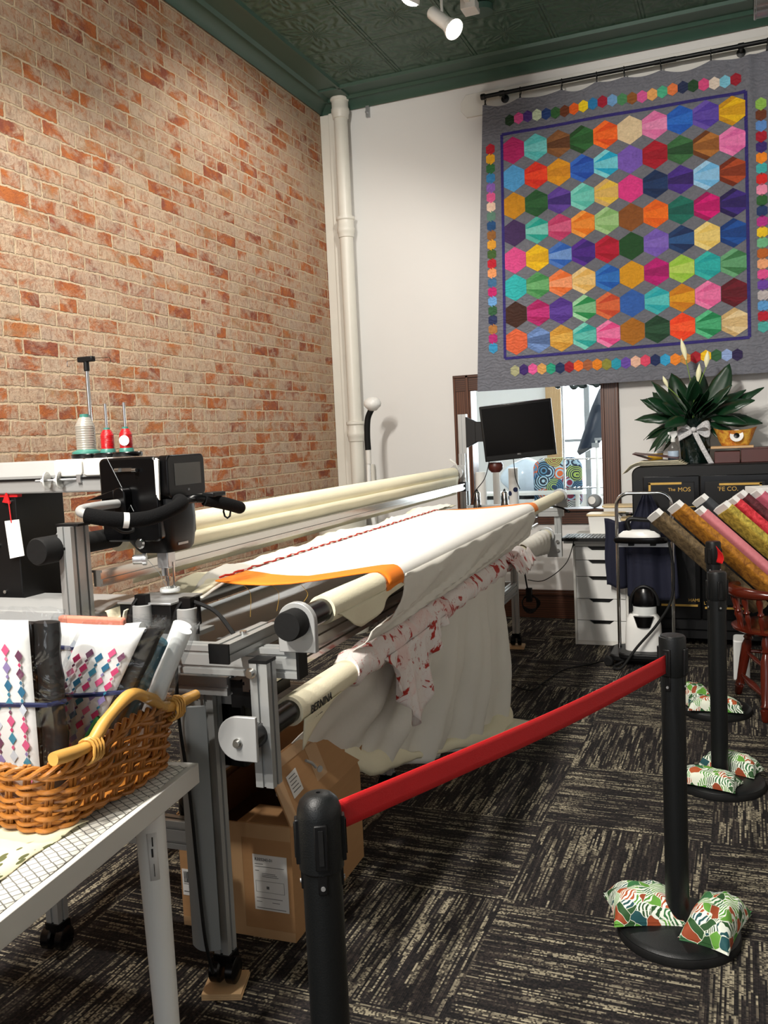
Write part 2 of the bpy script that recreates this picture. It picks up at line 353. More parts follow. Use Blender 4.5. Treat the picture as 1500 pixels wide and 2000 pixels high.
# ------------------------------------------------------------ mesh builder
class MB:
    def __init__(s): s.b = bmesh.new(); s.mi = 0
    def faces(s, vs, fs):
        V = [s.b.verts.new(v) for v in vs]; out = []
        for f in fs:
            try: q = s.b.faces.new([V[i] for i in f]); q.material_index = s.mi; out.append(q)
            except ValueError: pass
        return V, out
    def box(s, a, b, rot=None, piv=None):
        x0, y0, z0 = a; x1, y1, z1 = b
        vs = [Vector(p) for p in ((x0, y0, z0), (x1, y0, z0), (x1, y1, z0), (x0, y1, z0), (x0, y0, z1), (x1, y0, z1), (x1, y1, z1), (x0, y1, z1))]
        if rot is not None:
            c = Vector(piv) if piv is not None else (Vector(a)+Vector(b))/2
            vs = [rot @ (v-c)+c for v in vs]
        s.faces(vs, [(0, 3, 2, 1), (4, 5, 6, 7), (0, 1, 5, 4), (1, 2, 6, 5), (2, 3, 7, 6), (3, 0, 4, 7)]); return s
    def rbox(s, a, b, r=.01, axis=2, seg=5):
        """box with corners rounded round one axis"""
        a = list(a); b = list(b); i, j = [k for k in range(3) if k != axis]
        pts = []
        for cx, cy, t0 in ((b[i]-r, b[j]-r, 0), (a[i]+r, b[j]-r, 1), (a[i]+r, a[j]+r, 2), (b[i]-r, a[j]+r, 3)):
            for k in range(seg+1):
                t = (t0+k/seg)*PI/2; pts.append((cx+r*math.cos(t), cy+r*math.sin(t)))
        def mk(p, h): q = [0, 0, 0]; q[i] = p[0]; q[j] = p[1]; q[axis] = h; return Vector(q)
        n = len(pts); vs = [mk(p, a[axis]) for p in pts]+[mk(p, b[axis]) for p in pts]
        s.faces(vs, [tuple(range(n-1, -1, -1)), tuple(range(n, 2*n))]+[(k, (k+1) % n, n+(k+1) % n, n+k) for k in range(n)]); return s
    def prism(s, pts, d):
        """planar polygon (3D points) pushed along vector d"""
        pts = [Vector(p) for p in pts]; d = Vector(d); n = len(pts)
        s.faces(pts+[p+d for p in pts], [tuple(range(n-1, -1, -1)), tuple(range(n, 2*n))]+[(k, (k+1) % n, n+(k+1) % n, n+k) for k in range(n)]); return s
    def ring(s, c, ax, r, n, ref=None, sq=1):
        ax = Vector(ax).normalized()
        ref = Vector(ref) if ref is not None else (Vector((0, 0, 1)) if abs(ax.z) < .9 else Vector((1, 0, 0)))
        e1 = (ref-ax*ref.dot(ax)).normalized(); e2 = ax.cross(e1)
        return [Vector(c)+(e1*math.cos(2*PI*k/n)+e2*math.sin(2*PI*k/n)*sq)*r for k in range(n)]
    def loft(s, rings, cap=True, closed=False):
        n = len(rings[0]); V = [[s.b.verts.new(p) for p in r] for r in rings]
        m = len(V)
        for i in range(m if closed else m-1):
            a, b = V[i], V[(i+1) % m]
            for k in range(n):
                try: f = s.b.faces.new((a[k], a[(k+1) % n], b[(k+1) % n], b[k])); f.material_index = s.mi
                except ValueError: pass
        if cap and not closed:
            for r, rev in ((V[0], True), (V[-1], False)):
                try: f = s.b.faces.new(list(reversed(r)) if rev else r); f.material_index = s.mi
                except ValueError: pass
        return s
    def cyl(s, p0, p1, r0, r1=None, n=20, cap=True):
        p0 = Vector(p0); p1 = Vector(p1); r1 = r0 if r1 is None else r1; ax = p1-p0
        return s.loft([s.ring(p0, ax, r0, n), s.ring(p1, ax, r1, n)], cap)
    def lathe(s, prof, o=(0, 0, 0), ax=(0, 0, 1), n=24, sq=1, ref=None):
        o = Vector(o); ax = Vector(ax).normalized()
        return s.loft([s.ring(o+ax*h, ax, max(r, 1e-4), n, ref, sq) for r, h in prof], True)
    def tube(s, path, r, n=8, closed=False, cap=True):
        P = [Vector(p) for p in path]; rs = r if isinstance(r, (list, tuple)) else [r]*len(P); rings = []; m = len(P)
        ref = None
        for i, p in enumerate(P):
            t = (P[(i+1) % m]-P[i-1]) if closed else (P[min(i+1, m-1)]-P[max(i-1, 0)])
            if t.length < 1e-9: t = Vector((0, 0, 1))
            t.normalize()
            if ref is None: ref = Vector((0, 0, 1)) if abs(t.z) < .9 else Vector((1, 0, 0))
            ref = ref-t*ref.dot(t); ref.normalize() if ref.length > 1e-6 else None
            rings.append(s.ring(p, t, rs[i], n, ref))
        return s.loft(rings, cap, closed)
    def sphere(s, c, r, n=16, m=10, sc=(1, 1, 1)):
        c = Vector(c); R = []
        for i in range(m+1):
            a = PI*i/m; R.append([c+Vector((math.sin(a)*math.cos(2*PI*k/n)*sc[0], math.sin(a)*math.sin(2*PI*k/n)*sc[1], -math.cos(a)*sc[2]))*r for k in range(n)])
        R[0] = [p+Vector((0, 0, 0)) for p in R[0]]
        return s.loft(R, True)
    def grid(s, f, nu, nv, matf=None):
        V = [[s.b.verts.new(f(i/nu, j/nv)) for j in range(nv+1)] for i in range(nu+1)]
        for i in range(nu):
            for j in range(nv):
                q = s.b.faces.new((V[i][j], V[i+1][j], V[i+1][j+1], V[i][j+1])); q.material_index = matf(i, j) if matf else s.mi
        return V
    def extr(s, p0, p1, w=.04, h=.04, ref=(0, 0, 1), slots=1, g=.0045, dep=.006):
        """aluminium T-slot bar: a box section with a groove down each face"""
        p0 = Vector(p0); p1 = Vector(p1); ax = (p1-p0).normalized(); ref = Vector(ref)
        e2 = (ref-ax*ref.dot(ax)).normalized(); e1 = e2.cross(ax)
        def side(L, W, k):   # points along one side, from -L/2 to L/2 at distance W/2
            out = [(-L/2, 0)]
            for i in range(k):
                c = -L/2+L*(i+.5)/k
                out += [(c-g, 0), (c-g, dep), (c+g, dep), (c+g, 0)]
            return out
        kh = max(1, round(h/w))*slots; kw = max(1, round(w/h))*slots
        pts = []
        for x, d in side(w, h, kw): pts.append((x, -h/2+d))
        for x, d in side(h, w, kh): pts.append((w/2-d, x))
        for x, d in side(w, h, kw): pts.append((-x, h/2-d))
        for x, d in side(h, w, kh): pts.append((-w/2+d, -x))
        return s.loft([[p0+e1*x+e2*y for x, y in pts], [p1+e1*x+e2*y for x, y in pts]], True)

def link(name, mb, mats, parent, origin, label=None, bevel=0, solid=0, smooth=True, angle=38):
    me = bpy.data.meshes.new(name)
    bmesh.ops.recalc_face_normals(mb.b, faces=mb.b.faces)
    o3 = Vector(origin)
    for v in mb.b.verts: v.co -= o3
    mb.b.to_mesh(me); mb.b.free()
    for m in (mats if isinstance(mats, (list, tuple)) else [mats]): me.materials.append(M[m] if isinstance(m, str) else m)
    if smooth: me.shade_smooth(); me.set_sharp_from_angle(angle=math.radians(angle))
    o = bpy.data.objects.new(name, me); COL.objects.link(o)
    if parent is not None: o.parent = parent
    if label: o['label'] = label
    if solid: md = o.modifiers.new('thick', 'SOLIDIFY'); md.thickness = solid; md.offset = 0
    if bevel: md = o.modifiers.new('bevel', 'BEVEL'); md.width = bevel; md.segments = 2; md.limit_method = 'ANGLE'; md.angle_limit = math.radians(40)
    return o
def tag(o, label, cat, group=None):
    o['label'] = label; o['category'] = cat
    if group: o['group'] = group
class Thing:
    """an Empty at the thing's base; its parts' meshes are given in the coordinates of the room, or of the quilting frame"""
    def __init__(s, name, label, cat, loc=(0, 0, 0), machine=False, group=None):
        s.o = bpy.data.objects.new(name, None); s.o.empty_display_size = .05; COL.objects.link(s.o); s.loc = Vector(loc)
        if machine: s.o.location = mw(*loc); s.o.rotation_euler = (0, 0, A)
        else: s.o.location = loc
        tag(s.o, label, cat, group)
    def part(s, name, mb, mat, parent=None, **kw): return link(name, mb, mat, parent or s.o, s.loc, **kw)
def solo(name, mb, mat, label, cat, loc=(0, 0, 0), machine=False, group=None, **kw):
    o = link(name, mb, mat, None, loc, **kw)
    if machine: o.location = mw(*loc); o.rotation_euler = (0, 0, A)
    else: o.location = loc
    tag(o, label, cat, group); return o
def struct(name, mb, mat, **kw):
    o = link(name, mb, mat, None, (0, 0, 0), **kw); o['kind'] = 'structure'; return o
def text_mb(txt, size, origin, xd, yd, ext=.0006, align='LEFT'):
    cu = bpy.data.curves.new('t', 'FONT'); cu.body = txt; cu.size = size; cu.extrude = ext; cu.align_x = align
    o = bpy.data.objects.new('t', cu); COL.objects.link(o)
    dg = bpy.context.evaluated_depsgraph_get(); me = bpy.data.meshes.new_from_object(o.evaluated_get(dg))
    bpy.data.objects.remove(o); mb = MB(); mb.b.from_mesh(me); bpy.data.meshes.remove(me)
    xd = Vector(xd).normalized(); yd = Vector(yd).normalized(); zd = xd.cross(yd); og = Vector(origin)
    for v in mb.b.verts: c = v.co.copy(); v.co = og+xd*c.x+yd*c.y+zd*c.z
    return mb
def lerp(a, b, t): return a+(b-a)*t
def interp(tab, x):
    if x <= tab[0][0]: return tab[0][1]
    for (a, b), (c, d) in zip(tab, tab[1:]):
        if x <= c: return b+(d-b)*(x-a)/(c-a)
    return tab[-1][1]
def bez(P, n=12):
    """smooth curve through points (Catmull-Rom)"""
    P = [Vector(p) for p in P]; out = []
    for i in range(len(P)-1):
        p0 = P[max(i-1, 0)]; p1 = P[i]; p2 = P[i+1]; p3 = P[min(i+2, len(P)-1)]
        for k in range(n):
            t = k/n; out.append(.5*((2*p1)+(p2-p0)*t+(2*p0-5*p1+4*p2-p3)*t*t+(3*p1-p0-3*p2+p3)*t**3))
    out.append(P[-1]); return out
def slab(mb, f, nu, nv, th):
    """a thin sheet with real thickness: grid f pushed along its normal"""
    top = mb.grid(f, nu, nv)
    return top

# ============================================================ THE ROOM
XL, YB, ZC = -3.29, 7.01, 4.36
XR = 3.2; YF = -5.6
struct('floor', MB().box((XL-.2, YF, -.1), (XR, YB+4, 0)), 'carpet')
struct('ceiling', MB().box((XL-.2, YF, ZC), (XR, YB+.2, ZC+.1)), 'tin')
struct('wall_left', MB().box((XL-.25, YF, 0), (XL, YB+.2, ZC)), 'brick')
WX0, WX1, WZ0, WZ1 = -2.07, -.995, .88, 1.94
b = MB()
b.box((XL, YB, 0), (WX0, YB+.16, ZC)); b.box((WX1, YB, 0), (XR, YB+.16, ZC)); b.box((WX0, YB, 0), (WX1, YB+.16, WZ0)); b.box((WX0, YB, WZ1), (WX1, YB+.16, ZC))
struct('wall_back', b, 'wall')
struct('wall_right', MB().box((XR, YF, 0), (XR+.1, YB+.2, ZC)), 'wall')
# cornices
def cornice(name, run):
    b = MB()
    prof = [(0, 0), (0, -.075), (.02, -.085), (.035, -.06), (.09, -.035), (.11, -.03), (.13, -.035), (.15, -.012), (.30, -.008), (.31, -.022), (.33, -.022), (.34, 0)]
    if run == 'x': b.prism([(XL, YB-a_, ZC+c) for a_, c in prof], (XR-XL, 0, 0))
    else: b.prism([(XL+a_, YF, ZC+c) for a_, c in prof], (0, YB-YF, 0))
    struct(name, b, 'greentrim')
cornice('trim_1', 'x'); cornice('trim_2', 'y')
# white casing in the corner behind the pipe
b = MB(); b.box((XL+.002, YB-.03, 0), (XL+.085, YB-.001, ZC-.09)); b.box((XL+.09, YB-.05, 0), (XL+.165, YB-.001, ZC-.09)); struct('trim_3', b, 'ivory', bevel=.004)
# window frame
t = bpy.data.objects.new('window_1', None); COL.objects.link(t); t['kind'] = 'structure'; t.location = (0, 0, 0)
def wpart(n, b, m, **k): o = link(n, b, m, t, (0, 0, 0), **k); return o
def moulding(mb, x0, x1, z0, z1, vertical=True):
    if vertical:
        mb.box((x0, YB-.022, z0), (x1, YB, z1)); mb.box((x0, YB-.032, z0), (x0+.018, YB, z1)); mb.box((x1-.03, YB-.034, z0), (x1-.004, YB, z1))
b = MB(); moulding(b, -2.2, -2.065, .77, 2.0); b.box((-2.07, YB-.02, WZ0), (-2.055, YB+.15, WZ1)); wpart('frame_side', b, 'oak', bevel=.003)
b = MB(); moulding(b, -1.0, -.872, .77, 2.0); b.box((-1.01, YB-.02, WZ0), (-.995, YB+.15, WZ1)); wpart('frame_side', b, 'oak', bevel=.003)
b = MB(); b.box((-2.2, YB-.024, 1.87), (-.872, YB, 2.0)); b.box((-2.2, YB-.034, 1.98), (-.872, YB, 2.003)); wpart('frame_head', b, 'oakh', bevel=.003)
b = MB(); b.box((-2.2, YB-.03, .77), (-.872, YB, .885)); b.box((-2.22, YB-.06, .872), (-.86, YB+.15, .892)); wpart('frame_sill', b, 'oakh', bevel=.003)
wpart('window_glass', MB().box((WX0, YB+.1, WZ0), (WX1, YB+.104, WZ1)), 'glass')
b = MB(); b.box((XL, YB-.018, 0), (XR, YB, .2)); b.box((XL, YB-.03, .19), (XR, YB, .215)); b.box((XL, YB-.022, .215), (XR, YB, .232)); struct('baseboard_back', b, 'oakh', bevel=.003)

# the room seen through the window
b = MB(); b.box((-4.2, 10.6, 0), (.4, 10.7, .75)); b.box((-4.2, 10.6, 2.7), (.4, 10.7, 3.2)); b.box((-4.2, 10.6, .7), (-2.0, 10.7, 2.75)); b.box((.0, 10.6, .7), (.4, 10.7, 2.75)); b.box((-4.2, YB+.2, 0), (-4.1, 10.7, 3.2)); b.box((.3, YB+.2, 0), (.4, 10.7, 3.2)); b.box((-4.2, YB+.2, 3.2), (.4, 10.7, 3.3))
struct('wall_far', b, 'wall')
struct('window_2', MB().box((-2.0, 10.64, .75), (0, 10.66, 2.7)), 'daywindow')
b = MB(); b.box((-2.17, 10.54, .3), (-1.99, 10.6, 2.8)); struct('trim_4', b, 'paleoak', bevel=.004)
b = MB(); b.box((-1.72, 10.56, .6), (-1.66, 10.62, 2.8)); b.box((-1.3, 10.56, .6), (-1.275, 10.62, 2.8)); b.box((-2., 10.56, 1.38), (0, 10.62, 1.41)); struct('trim_5', b, 'greyplastic')

# ============================================================ CEILING: TRACK LIGHTS, DUCT
TX = -1.62
t = Thing('ceiling_track', 'white track fixed under the green tin ceiling, carrying the spotlights', 'light track', (TX, 2.2, ZC))
b = MB(); b.box((TX-.018, -2.4, ZC-.04), (TX+.018, 5.84, ZC)); t.part('rail', b, 'white', bevel=.002)
b = MB(); b.box((TX-.05, 5.78, ZC-.075), (TX+.05, 5.9, ZC-.01)); t.part('end_feed', b, 'white', bevel=.004)
b = MB(); b.lathe([(.0, 0), (.075, 0), (.075, .04), (0, .04)], (TX+.05, 5.95, ZC-.045)); t.part('junction_box', b, 'greentrim')
def track_light(x, y, d, label, energy=220, spread=75, z=4.03):
    d = Vector(d).normalized(); top = Vector((TX, y, ZC-.045)); c = Vector((x, y, z))
    th = Thing('track_light', label, 'spotlight', (TX, y, ZC-.045), group='spotlights on the ceiling track')
    b = MB(); b.box((TX-.022, y-.05, ZC-.075), (TX+.022, y+.05, ZC-.04)); th.part('adapter', b, 'white', bevel=.003)
    b = MB(); b.tube(bez([top+Vector((0, 0, -.02)), Vector((x, y, ZC-.12)), c+Vector((0, 0, .03))], 5), .009, 8); th.part('stem', b, 'white')
    back = c-d*.12; b = MB(); b.lathe([(0, 0), (.034, 0), (.04, .01), (.04, .17), (.046, .2)], back, d, 24); can = th.part('canister', b, 'white')
    b = MB(); b.lathe([(.03, .15), (.046, .2), (.06, .235), (.062, .25), (.058, .25), (.03, .22)], back, d, 24); th.part('reflector', b, 'white')
    b = MB(); b.lathe([(0, .236), (.057, .236), (.05, .258), (.025, .27), (0, .274)], back, d, 24); th.part('bulb', b, 'bulb', label='lit round bulb')
    l = bpy.data.lights.new('spot', 'SPOT'); l.energy = energy; l.spot_size = math.radians(spread*2 if spread < 90 else 170); l.spot_blend = .55; l.shadow_soft_size = .055; l.color = (1, .945, .87)
    lo = bpy.data.objects.new('spot', l); COL.objects.link(lo); lo.parent = th.o; lo.location = back+d*.29-th.loc; lo.rotation_euler = d.to_track_quat('-Z', 'Y').to_euler()
track_light(-1.655, 5.33, (.60, -.30, -.62), 'white track spotlight nearest the far end of the track, aimed toward the quilt', 120, 62)
track_light(-1.72, 5.09, (-.5, .2, -.8), 'white track spotlight second from the far end, only its glowing bulb in view', 150, 65, z=4.19)
for i, (y, d, e) in enumerate([(3.4, (-.50, .14, -.83), 170), (2.1, (-.54, .1, -.82), 190), (1.3, (.45, .35, -.8), 250), (.2, (.32, .6, -.7), 420), (-.9, (.12, .82, -.52), 520), (-2.0, (.3, .85, -.42), 620)]):
    track_light(TX+.04, y, d, 'white track spotlight out of view, %s from the far end of the track' % ('third', 'fourth', 'fifth', 'sixth', 'seventh', 'eighth')[i], e, 46 if i < 2 else 60)
t = Thing('ceiling_duct', 'round shiny galvanised duct crossing under the green ceiling at top right', 'duct', (.25, 4.8, 4.0))
b = MB(); b.cyl((.1, 6.05, 4.09), (2.9, 6.05, 4.09), .13, n=28); t.part('pipe', b, 'duct')
for x in (.1, .19, .75, 1.4):
    b = MB(); b.lathe([(.13, 0), (.136, .004), (.136, .012), (.13, .016)], (x, 6.05, 4.09), (1, 0, 0), 28); t.part('seam_ring', b, 'duct')

# ============================================================ BACK WALL: PIPE, LAMP, ROD, QUILT
t = Thing('drain_pipe', 'white painted cast iron pipe standing in the corner by the brick wall', 'pipe', (-3.06, 6.9, 0))
b = MB(); b.cyl((-3.06, 6.9, 0), (-3.06, 6.9, 4.30), .058, n=24); t.part('pipe', b, 'ivory')
for z in (1.56, 3.27, 4.24):
    b = MB(); b.lathe([(.058, -.06), (.066, -.055), (.07, -.02), (.076, -.01), (.076, .02), (.07, .03), (.07, .08), (.08, .09), (.08, .11), (.058, .115)], (-3.06, 6.9, z)); t.part('coupling', b, 'ivory')
b = MB(); b.cyl((-2.945, 6.955, 0), (-2.945, 6.955, 1.3), .02, n=12); t.part('side_pipe', b, 'ivory')
b = MB(); b.box((-2.865, YB-.03, ZC-.17), (-2.835, YB-.001, ZC-.08)); b.cyl((-2.85, YB-.03, ZC-.14), (-2.85, YB-.06, ZC-.14), .01)
solo('ceiling_bracket', b, 'steel', 'small metal bracket under the green cornice beside the pipe', 'bracket', (-2.85, YB, ZC-.14))
t = Thing('domed_pole_lamp', 'white domed head on a black flexible neck beside the white pipe', 'lamp', (-2.72, 6.45, 0))
b = MB(); b.tube(bez([(-2.70, 6.47, 0), (-2.70, 6.47, .5), (-2.76, 6.45, 1.0), (-2.76, 6.45, 1.38)]), .018, 12); b.lathe([(0, 0), (.05, 0), (.05, .015), (.02, .03)], (-2.70, 6.47, 0)); t.part('pole', b, 'white')
b = MB(); b.cyl((-2.76, 6.45, 1.32), (-2.76, 6.45, 1.44), .022); t.part('socket', b, 'whitelac')
b = MB(); b.tube(bez([(-2.76, 6.45, 1.43), (-2.762, 6.45, 1.56), (-2.75, 6.45, 1.68), (-2.715, 6.45, 1.75)]), .024, 12); t.part('flexible_neck', b, 'rubber')
b = MB(); b.lathe([(.0, -.04), (.03, -.035), (.05, -.015), (.066, .0), (.07, .025), (.06, .05), (.035, .066), (0, .072)], (-2.705, 6.45, 1.775), (.06, -.1, 1)); t.part('dome_head', b, 'white')
b = MB(); b.lathe([(0, 0), (.17, 0), (.19, .1), (.19, 1.02), (.17, 1.09), (.12, 1.13), (0, 1.14)], (-2.93, 6.25, 0), n=32)
for v in b.b.verts:
    k = .012*noise.noise(v.co*9); v.co.x += k; v.co.y += k
solo('batting_roll', b, 'wrap', 'fat roll of batting in clear stretch wrap in the corner by the pipe', 'roll', (-2.93, 6.25, 0))

# white hanging board and rod
b = MB(); b.prism([(-2.045, YB-.025, 4.15), (-2.045, YB-.025, 4.09), (-2.0, YB-.025, 4.035), (.6, YB-.025, 4.035), (.6, YB-.025, 4.21), (-2.0, YB-.025, 4.21)], (0, .024, 0))
solo('mounting_board', b, 'whitelac', 'white board with clipped corners screwed to the wall behind the curtain rod', 'board', (-.7, YB, 4.1), bevel=.003)
t = Thing('curtain_rod', 'black iron curtain rod under the cornice holding the hexagon quilt', 'curtain rod', (-.8, 6.88, 4.125))
RZ = 4.128
b = MB(); b.cyl((-1.82, 6.88, RZ), (.7, 6.88, RZ), .0155, n=16); t.part('pole', b, 'powder')
b = MB(); b.lathe([(0, -.03), (.02, -.028), (.023, -.02), (.023, 0), (.018, .006), (.014, .02)], (-1.82, 6.88, RZ), (1, 0, 0)); t.part('finial', b, 'powder')
b = MB(); b.cyl((-.55, 6.88, RZ), (-.4, 6.88, RZ), .0175, n=16); t.part('joining_sleeve', b, 'powder')
for x in (-1.68, .03):
    b = MB(); b.lathe([(0, 0), (.03, 0), (.03, -.012), (.012, -.016)], (x, YB-.026, RZ-.01), (0, 1, 0)); b.tube([(x, YB-.03, RZ-.01), (x, 6.88, RZ-.012)], .009); b.lathe([(.02, -.02), (.02, .02)], (x, 6.88, RZ), (1, 0, 0)); t.part('bracket', b, 'powder')
ORD = ['leftmost', 'second', 'third', 'fourth', 'fifth', 'sixth', 'seventh', 'rightmost']
for i, x in enumerate((-1.815, -1.539, -1.222, -.962, -.761, -.504, -.167, .196)):
    t = Thing('curtain_ring', 'black clip ring, %s of the eight on the rod above the quilt' % (ORD[i]+(' from the left' if 0 < i < 7 else '')), 'ring', (x, 6.88, RZ), group='clip rings on the quilt rod')
    b = MB(); b.tube([(x+.004*math.sin(i), 6.88+.027*math.cos(a*PI/8), RZ-.009+.027*math.sin(a*PI/8)) for a in range(16)], .003, 6, closed=True); t.part('hoop', b, 'powder')
    b = MB(); b.box((x-.005, 6.875, RZ-.06), (x+.005, 6.885, RZ-.03)); b.box((x-.008, 6.872, RZ-.07), (x+.008, 6.888, RZ-.058)); t.part('clip', b, 'powder')

HEX = """b01860,8a1050 4fb8b8,85d4d4 8a5a30,4a2814 2f6a35,1f4a20 e85010,ff7020 e0c8a0,c8a878 e070a8,f0a0c8 1a58b8,2a70d0 5038a0,6850b0 e8b808,c89010
4f9fd8,102050 d82818,ff5020 e09818,c88018 1848a8,3068c8 18a8d0,80d8e0 7858b8,9078c8 b01028,8a0c20 3a7040,163a20 b07030,6a3a18 e068a8,f080b8
c88810,e0a020 1c5028,306838 6040a0,2c1c60 58c0b0,80d8c8 e8c048,d8b068 e03888,f06aa8 102850,204070 4a2c90,2a1a50 70b8e8,a0d0f0 b04820,702810
402858,58406a 18a090,a0e4d8 c03868,e06890 e87818,f8a040 88b870,a8d090 8a5020,b07840 e86010,ff8020 187060,0f5048 d81078,a00858 3c2480,241850
d84888,f078a8 f0c010,c89010 2860b8,80a8e0 3c2078,582c98 a80c28,c01838 1c4c24,2c6030 7458b8,8a70c8 142c58,30609a e8c868,f0d888 1850a0,103878
28b0b0,a0e8e0 3c8848,80c080 e87030,f8a878 e8b860,f0d090 1858b0,3078c8 d89818,b87810 c01878,801050 98c840,c0d868 18a0a0,30b8b0 3a7848,68a878
3a1c10,502818 a01058,d03888 4c2c88,6040a0 208848,a0d8a8 c84828,e07040 3060b0,c0d8f0 20a8b0,70d8d0 c87810,e8a820 e06098,f080b0 6a0c20,580a1a
d86038,e88860 7090c8,102048 c89030,e0b050 20a098,78d0c0 e04888,f080b0 a86818,c88828 143c24,305c40 f04018,ff6030 18804c,58c088 e0c898,c8a870"""
def qy(x, z):
    k = max(0, (z-3.3)/.8)
    y = 6.862+.006*math.sin(x*9+.6)*(.3+k)+.01*math.sin(x*3.1+1)*k
    y -= .035*math.exp(-((x-.075)/.035)**2)*(.35+.65*k)
    y -= .02*math.exp(-((x+1.93)/.05)**2)
    return y
RINGX = (-1.815, -1.539, -1.222, -.962, -.761, -.504, -.167, .196, .6)
def ztop(x):
    for a, c in zip(RINGX, RINGX[1:]):
        if x <= c: t_ = max(0, (x-a)/(c-a)); return 4.064-.030*math.sin(PI*t_)*min(1, (c-a)/.3)*(1+.4*math.sin(a*9))
    return 4.06
QXL = lambda z: lerp(-1.955, -1.835, (z-1.855)/2.2)
def build_quilt():
    b = MB(); lay = b.b.loops.layers.float_color.new('Col')
    def paint(f, c):
        for l in f.loops: l[lay] = (*c, 1)
    grey = lin('#6d6f78'); NX, NZ = 120, 60
    def f(u, v, off=0):
        zt = ztop(lerp(-1.83, .75, u)); z = lerp(1.855, zt, v); x = lerp(QXL(z), .75, u)
        return Vector((x, qy(x, z)+off, z))
    F = b.grid(lambda u, v: f(u, v), NX, NZ); Bk = b.grid(lambda u, v: f(u, v, .007), NX, NZ)
    edge = [(0, j) for j in range(NZ+1)]+[(i, NZ) for i in range(1, NX+1)]+[(NX, j) for j in range(NZ-1, -1, -1)]+[(i, 0) for i in range(NX-1, 0, -1)]
    for (i, j), (k, l) in zip(edge, edge[1:]+edge[:1]):
        b.b.faces.new((F[i][j], F[k][l], Bk[k][l], Bk[i][j]))
    for fc in b.b.faces: paint(fc, grey)
    def poly(pts, c, off=-.0025):
        V = [b.b.verts.new((x, qy(x, z)+off, z)) for x, z in pts]
        n = len(V); cx = sum(p[0] for p in pts)/n; cz = sum(p[1] for p in pts)/n
        C = b.b.verts.new((cx, qy(cx, cz)+off, cz))
        for i in range(n): paint(b.b.faces.new((V[i], V[(i+1) % n], C)), c)
    def wob(x, z): return 0
    BX = lambda x, z: x+(-.02 if False else 0)
    # large hexagons, each pieced from wedges that fan out from its left edge
    rows = [r.split() for r in HEX.split('\n')]
    for r in range(8):
        for c in range(10):
            a, d = rows[r][c].split(','); ca, cd = lin(a), lin(d)
            z = 3.685-r*.2085-.012*math.sin(c*.5+.4)*(1 if r < 3 else .3); sh = lerp(-.004, -.028, r/7)
            x = lerp(-1.6+sh, -.033+sh*.1, c/9); wdt = .0865+.0005; h = .1035
            P = [(x-wdt, z+h/2), (x, z+h), (x+wdt, z+h/2), (x+wdt, z-h/2), (x, z-h), (x-wdt, z-h/2)]
            k = (r*10+c)*7 % 5
            def mixc(t_): return tuple(lerp(p, q, t_) for p, q in zip(ca, cd))
            if k == 0: poly(P, ca)
            else:
                rr = .18*h; s1 = .62*h if k % 2 else .40*h
                flip = 1
                Lp = [(x-wdt*flip, z+rr), (x-wdt*flip, z-rr)]; Rp = [(x+wdt*flip, z-rr*2.4), (x+wdt*flip, z+rr*2.4)]
                poly([Lp[0], Lp[1], Rp[0], Rp[1]], mixc(.55 if k < 3 else .75))
                poly([(x-wdt, z+rr), (x+wdt, z+rr*2.4), (x+wdt, z+h/2), (x+wdt*.35, z+h*.825)], ca); poly([(x-wdt, z+rr), (x+wdt*.35, z+h*.825), (x, z+h), (x-wdt, z+h/2)], cd if k % 2 else mixc(.2))
                poly([(x-wdt, z-rr), (x+wdt*.35, z-h*.825), (x+wdt, z-h/2), (x+wdt, z-rr*2.4)], ca); poly([(x-wdt, z-rr), (x-wdt, z-h/2), (x, z-h), (x+wdt*.35, z-h*.825)], cd if k % 2 else mixc(.25))
    # violet border strips
    vio = lin('#2c2370')
    def strip(p, q, wd=.011):
        n = 30; d = Vector((q[0]-p[0], q[1]-p[1])).normalized(); nn = (-d.y*wd, d.x*wd)
        for i in range(n):
            a_ = (lerp(p[0], q[0], i/n), lerp(p[1], q[1], i/n)); c_ = (lerp(p[0], q[0], (i+1)/n), lerp(p[1], q[1], (i+1)/n))
            poly([(a_[0]-nn[0], a_[1]-nn[1]), (c_[0]-nn[0], c_[1]-nn[1]), (c_[0]+nn[0], c_[1]+nn[1]), (a_[0]+nn[0], a_[1]+nn[1])], vio, -.0032)
    strip((-1.688, 3.812), (.055, 3.808)); strip((-1.722, 2.10), (.062, 2.112)); strip((-1.688, 3.812), (-1.722, 2.10)); strip((.055, 3.808), (.062, 2.112))
    def small(x, z, c):
        c = lin(c); s = .0405
        poly([(x+s*math.sin(k*PI/3), z+s*1.12*math.cos(k*PI/3)) for k in range(6)], c, -.0035)
    top = '1c3a22 d85090 4a3080 c8d8b8 1c3c78 2c6030 6a3418 e86018 f0d018 2078b0 a01030 70a0d0 488858 8a5420 d85898 e8a860 48b088 e07840 202c50 1c4424 d84880 e0d0c0 78c0d8 981028'.split()
    left = 'b01028 e8a818 2c6838 3080b8 8a60b8 e05890 e8c8b0 5a8070 184878 8a5a28 d89828 3c5c28 b81028 e89860 386890 c01868 68a0d8 2c5c38 202c58 a87038 b02070 3090c0'.split()
    bot = 'a8a880 382068 e05898 d8a058 209878 182c58 981028 f07020 a05c38 e08018 888838 2098b0 6848a8 e8b8a0 e04868 182858 30a0d0 f08828 c89048 a81828 f0c018 2c5c38 90a8d8 281c48'.split()
    right = '90c050 6a3418 5888c8 a80c28 382470 f08818 40b0b0 d82020 f090b0 2c6030 203868 b83088 f0c820 70b888 b86020 f0a878 e05090 6840a0 b8b0b0 5898d0 b01028 48a8a0'.split()
    for i in range(24): small(lerp(-1.622, -.007, i/23), 3.908+.006*math.sin(i*.8), top[i]); small(lerp(-1.645, -.02, i/23), 1.999+.004*math.sin(i), bot[i])
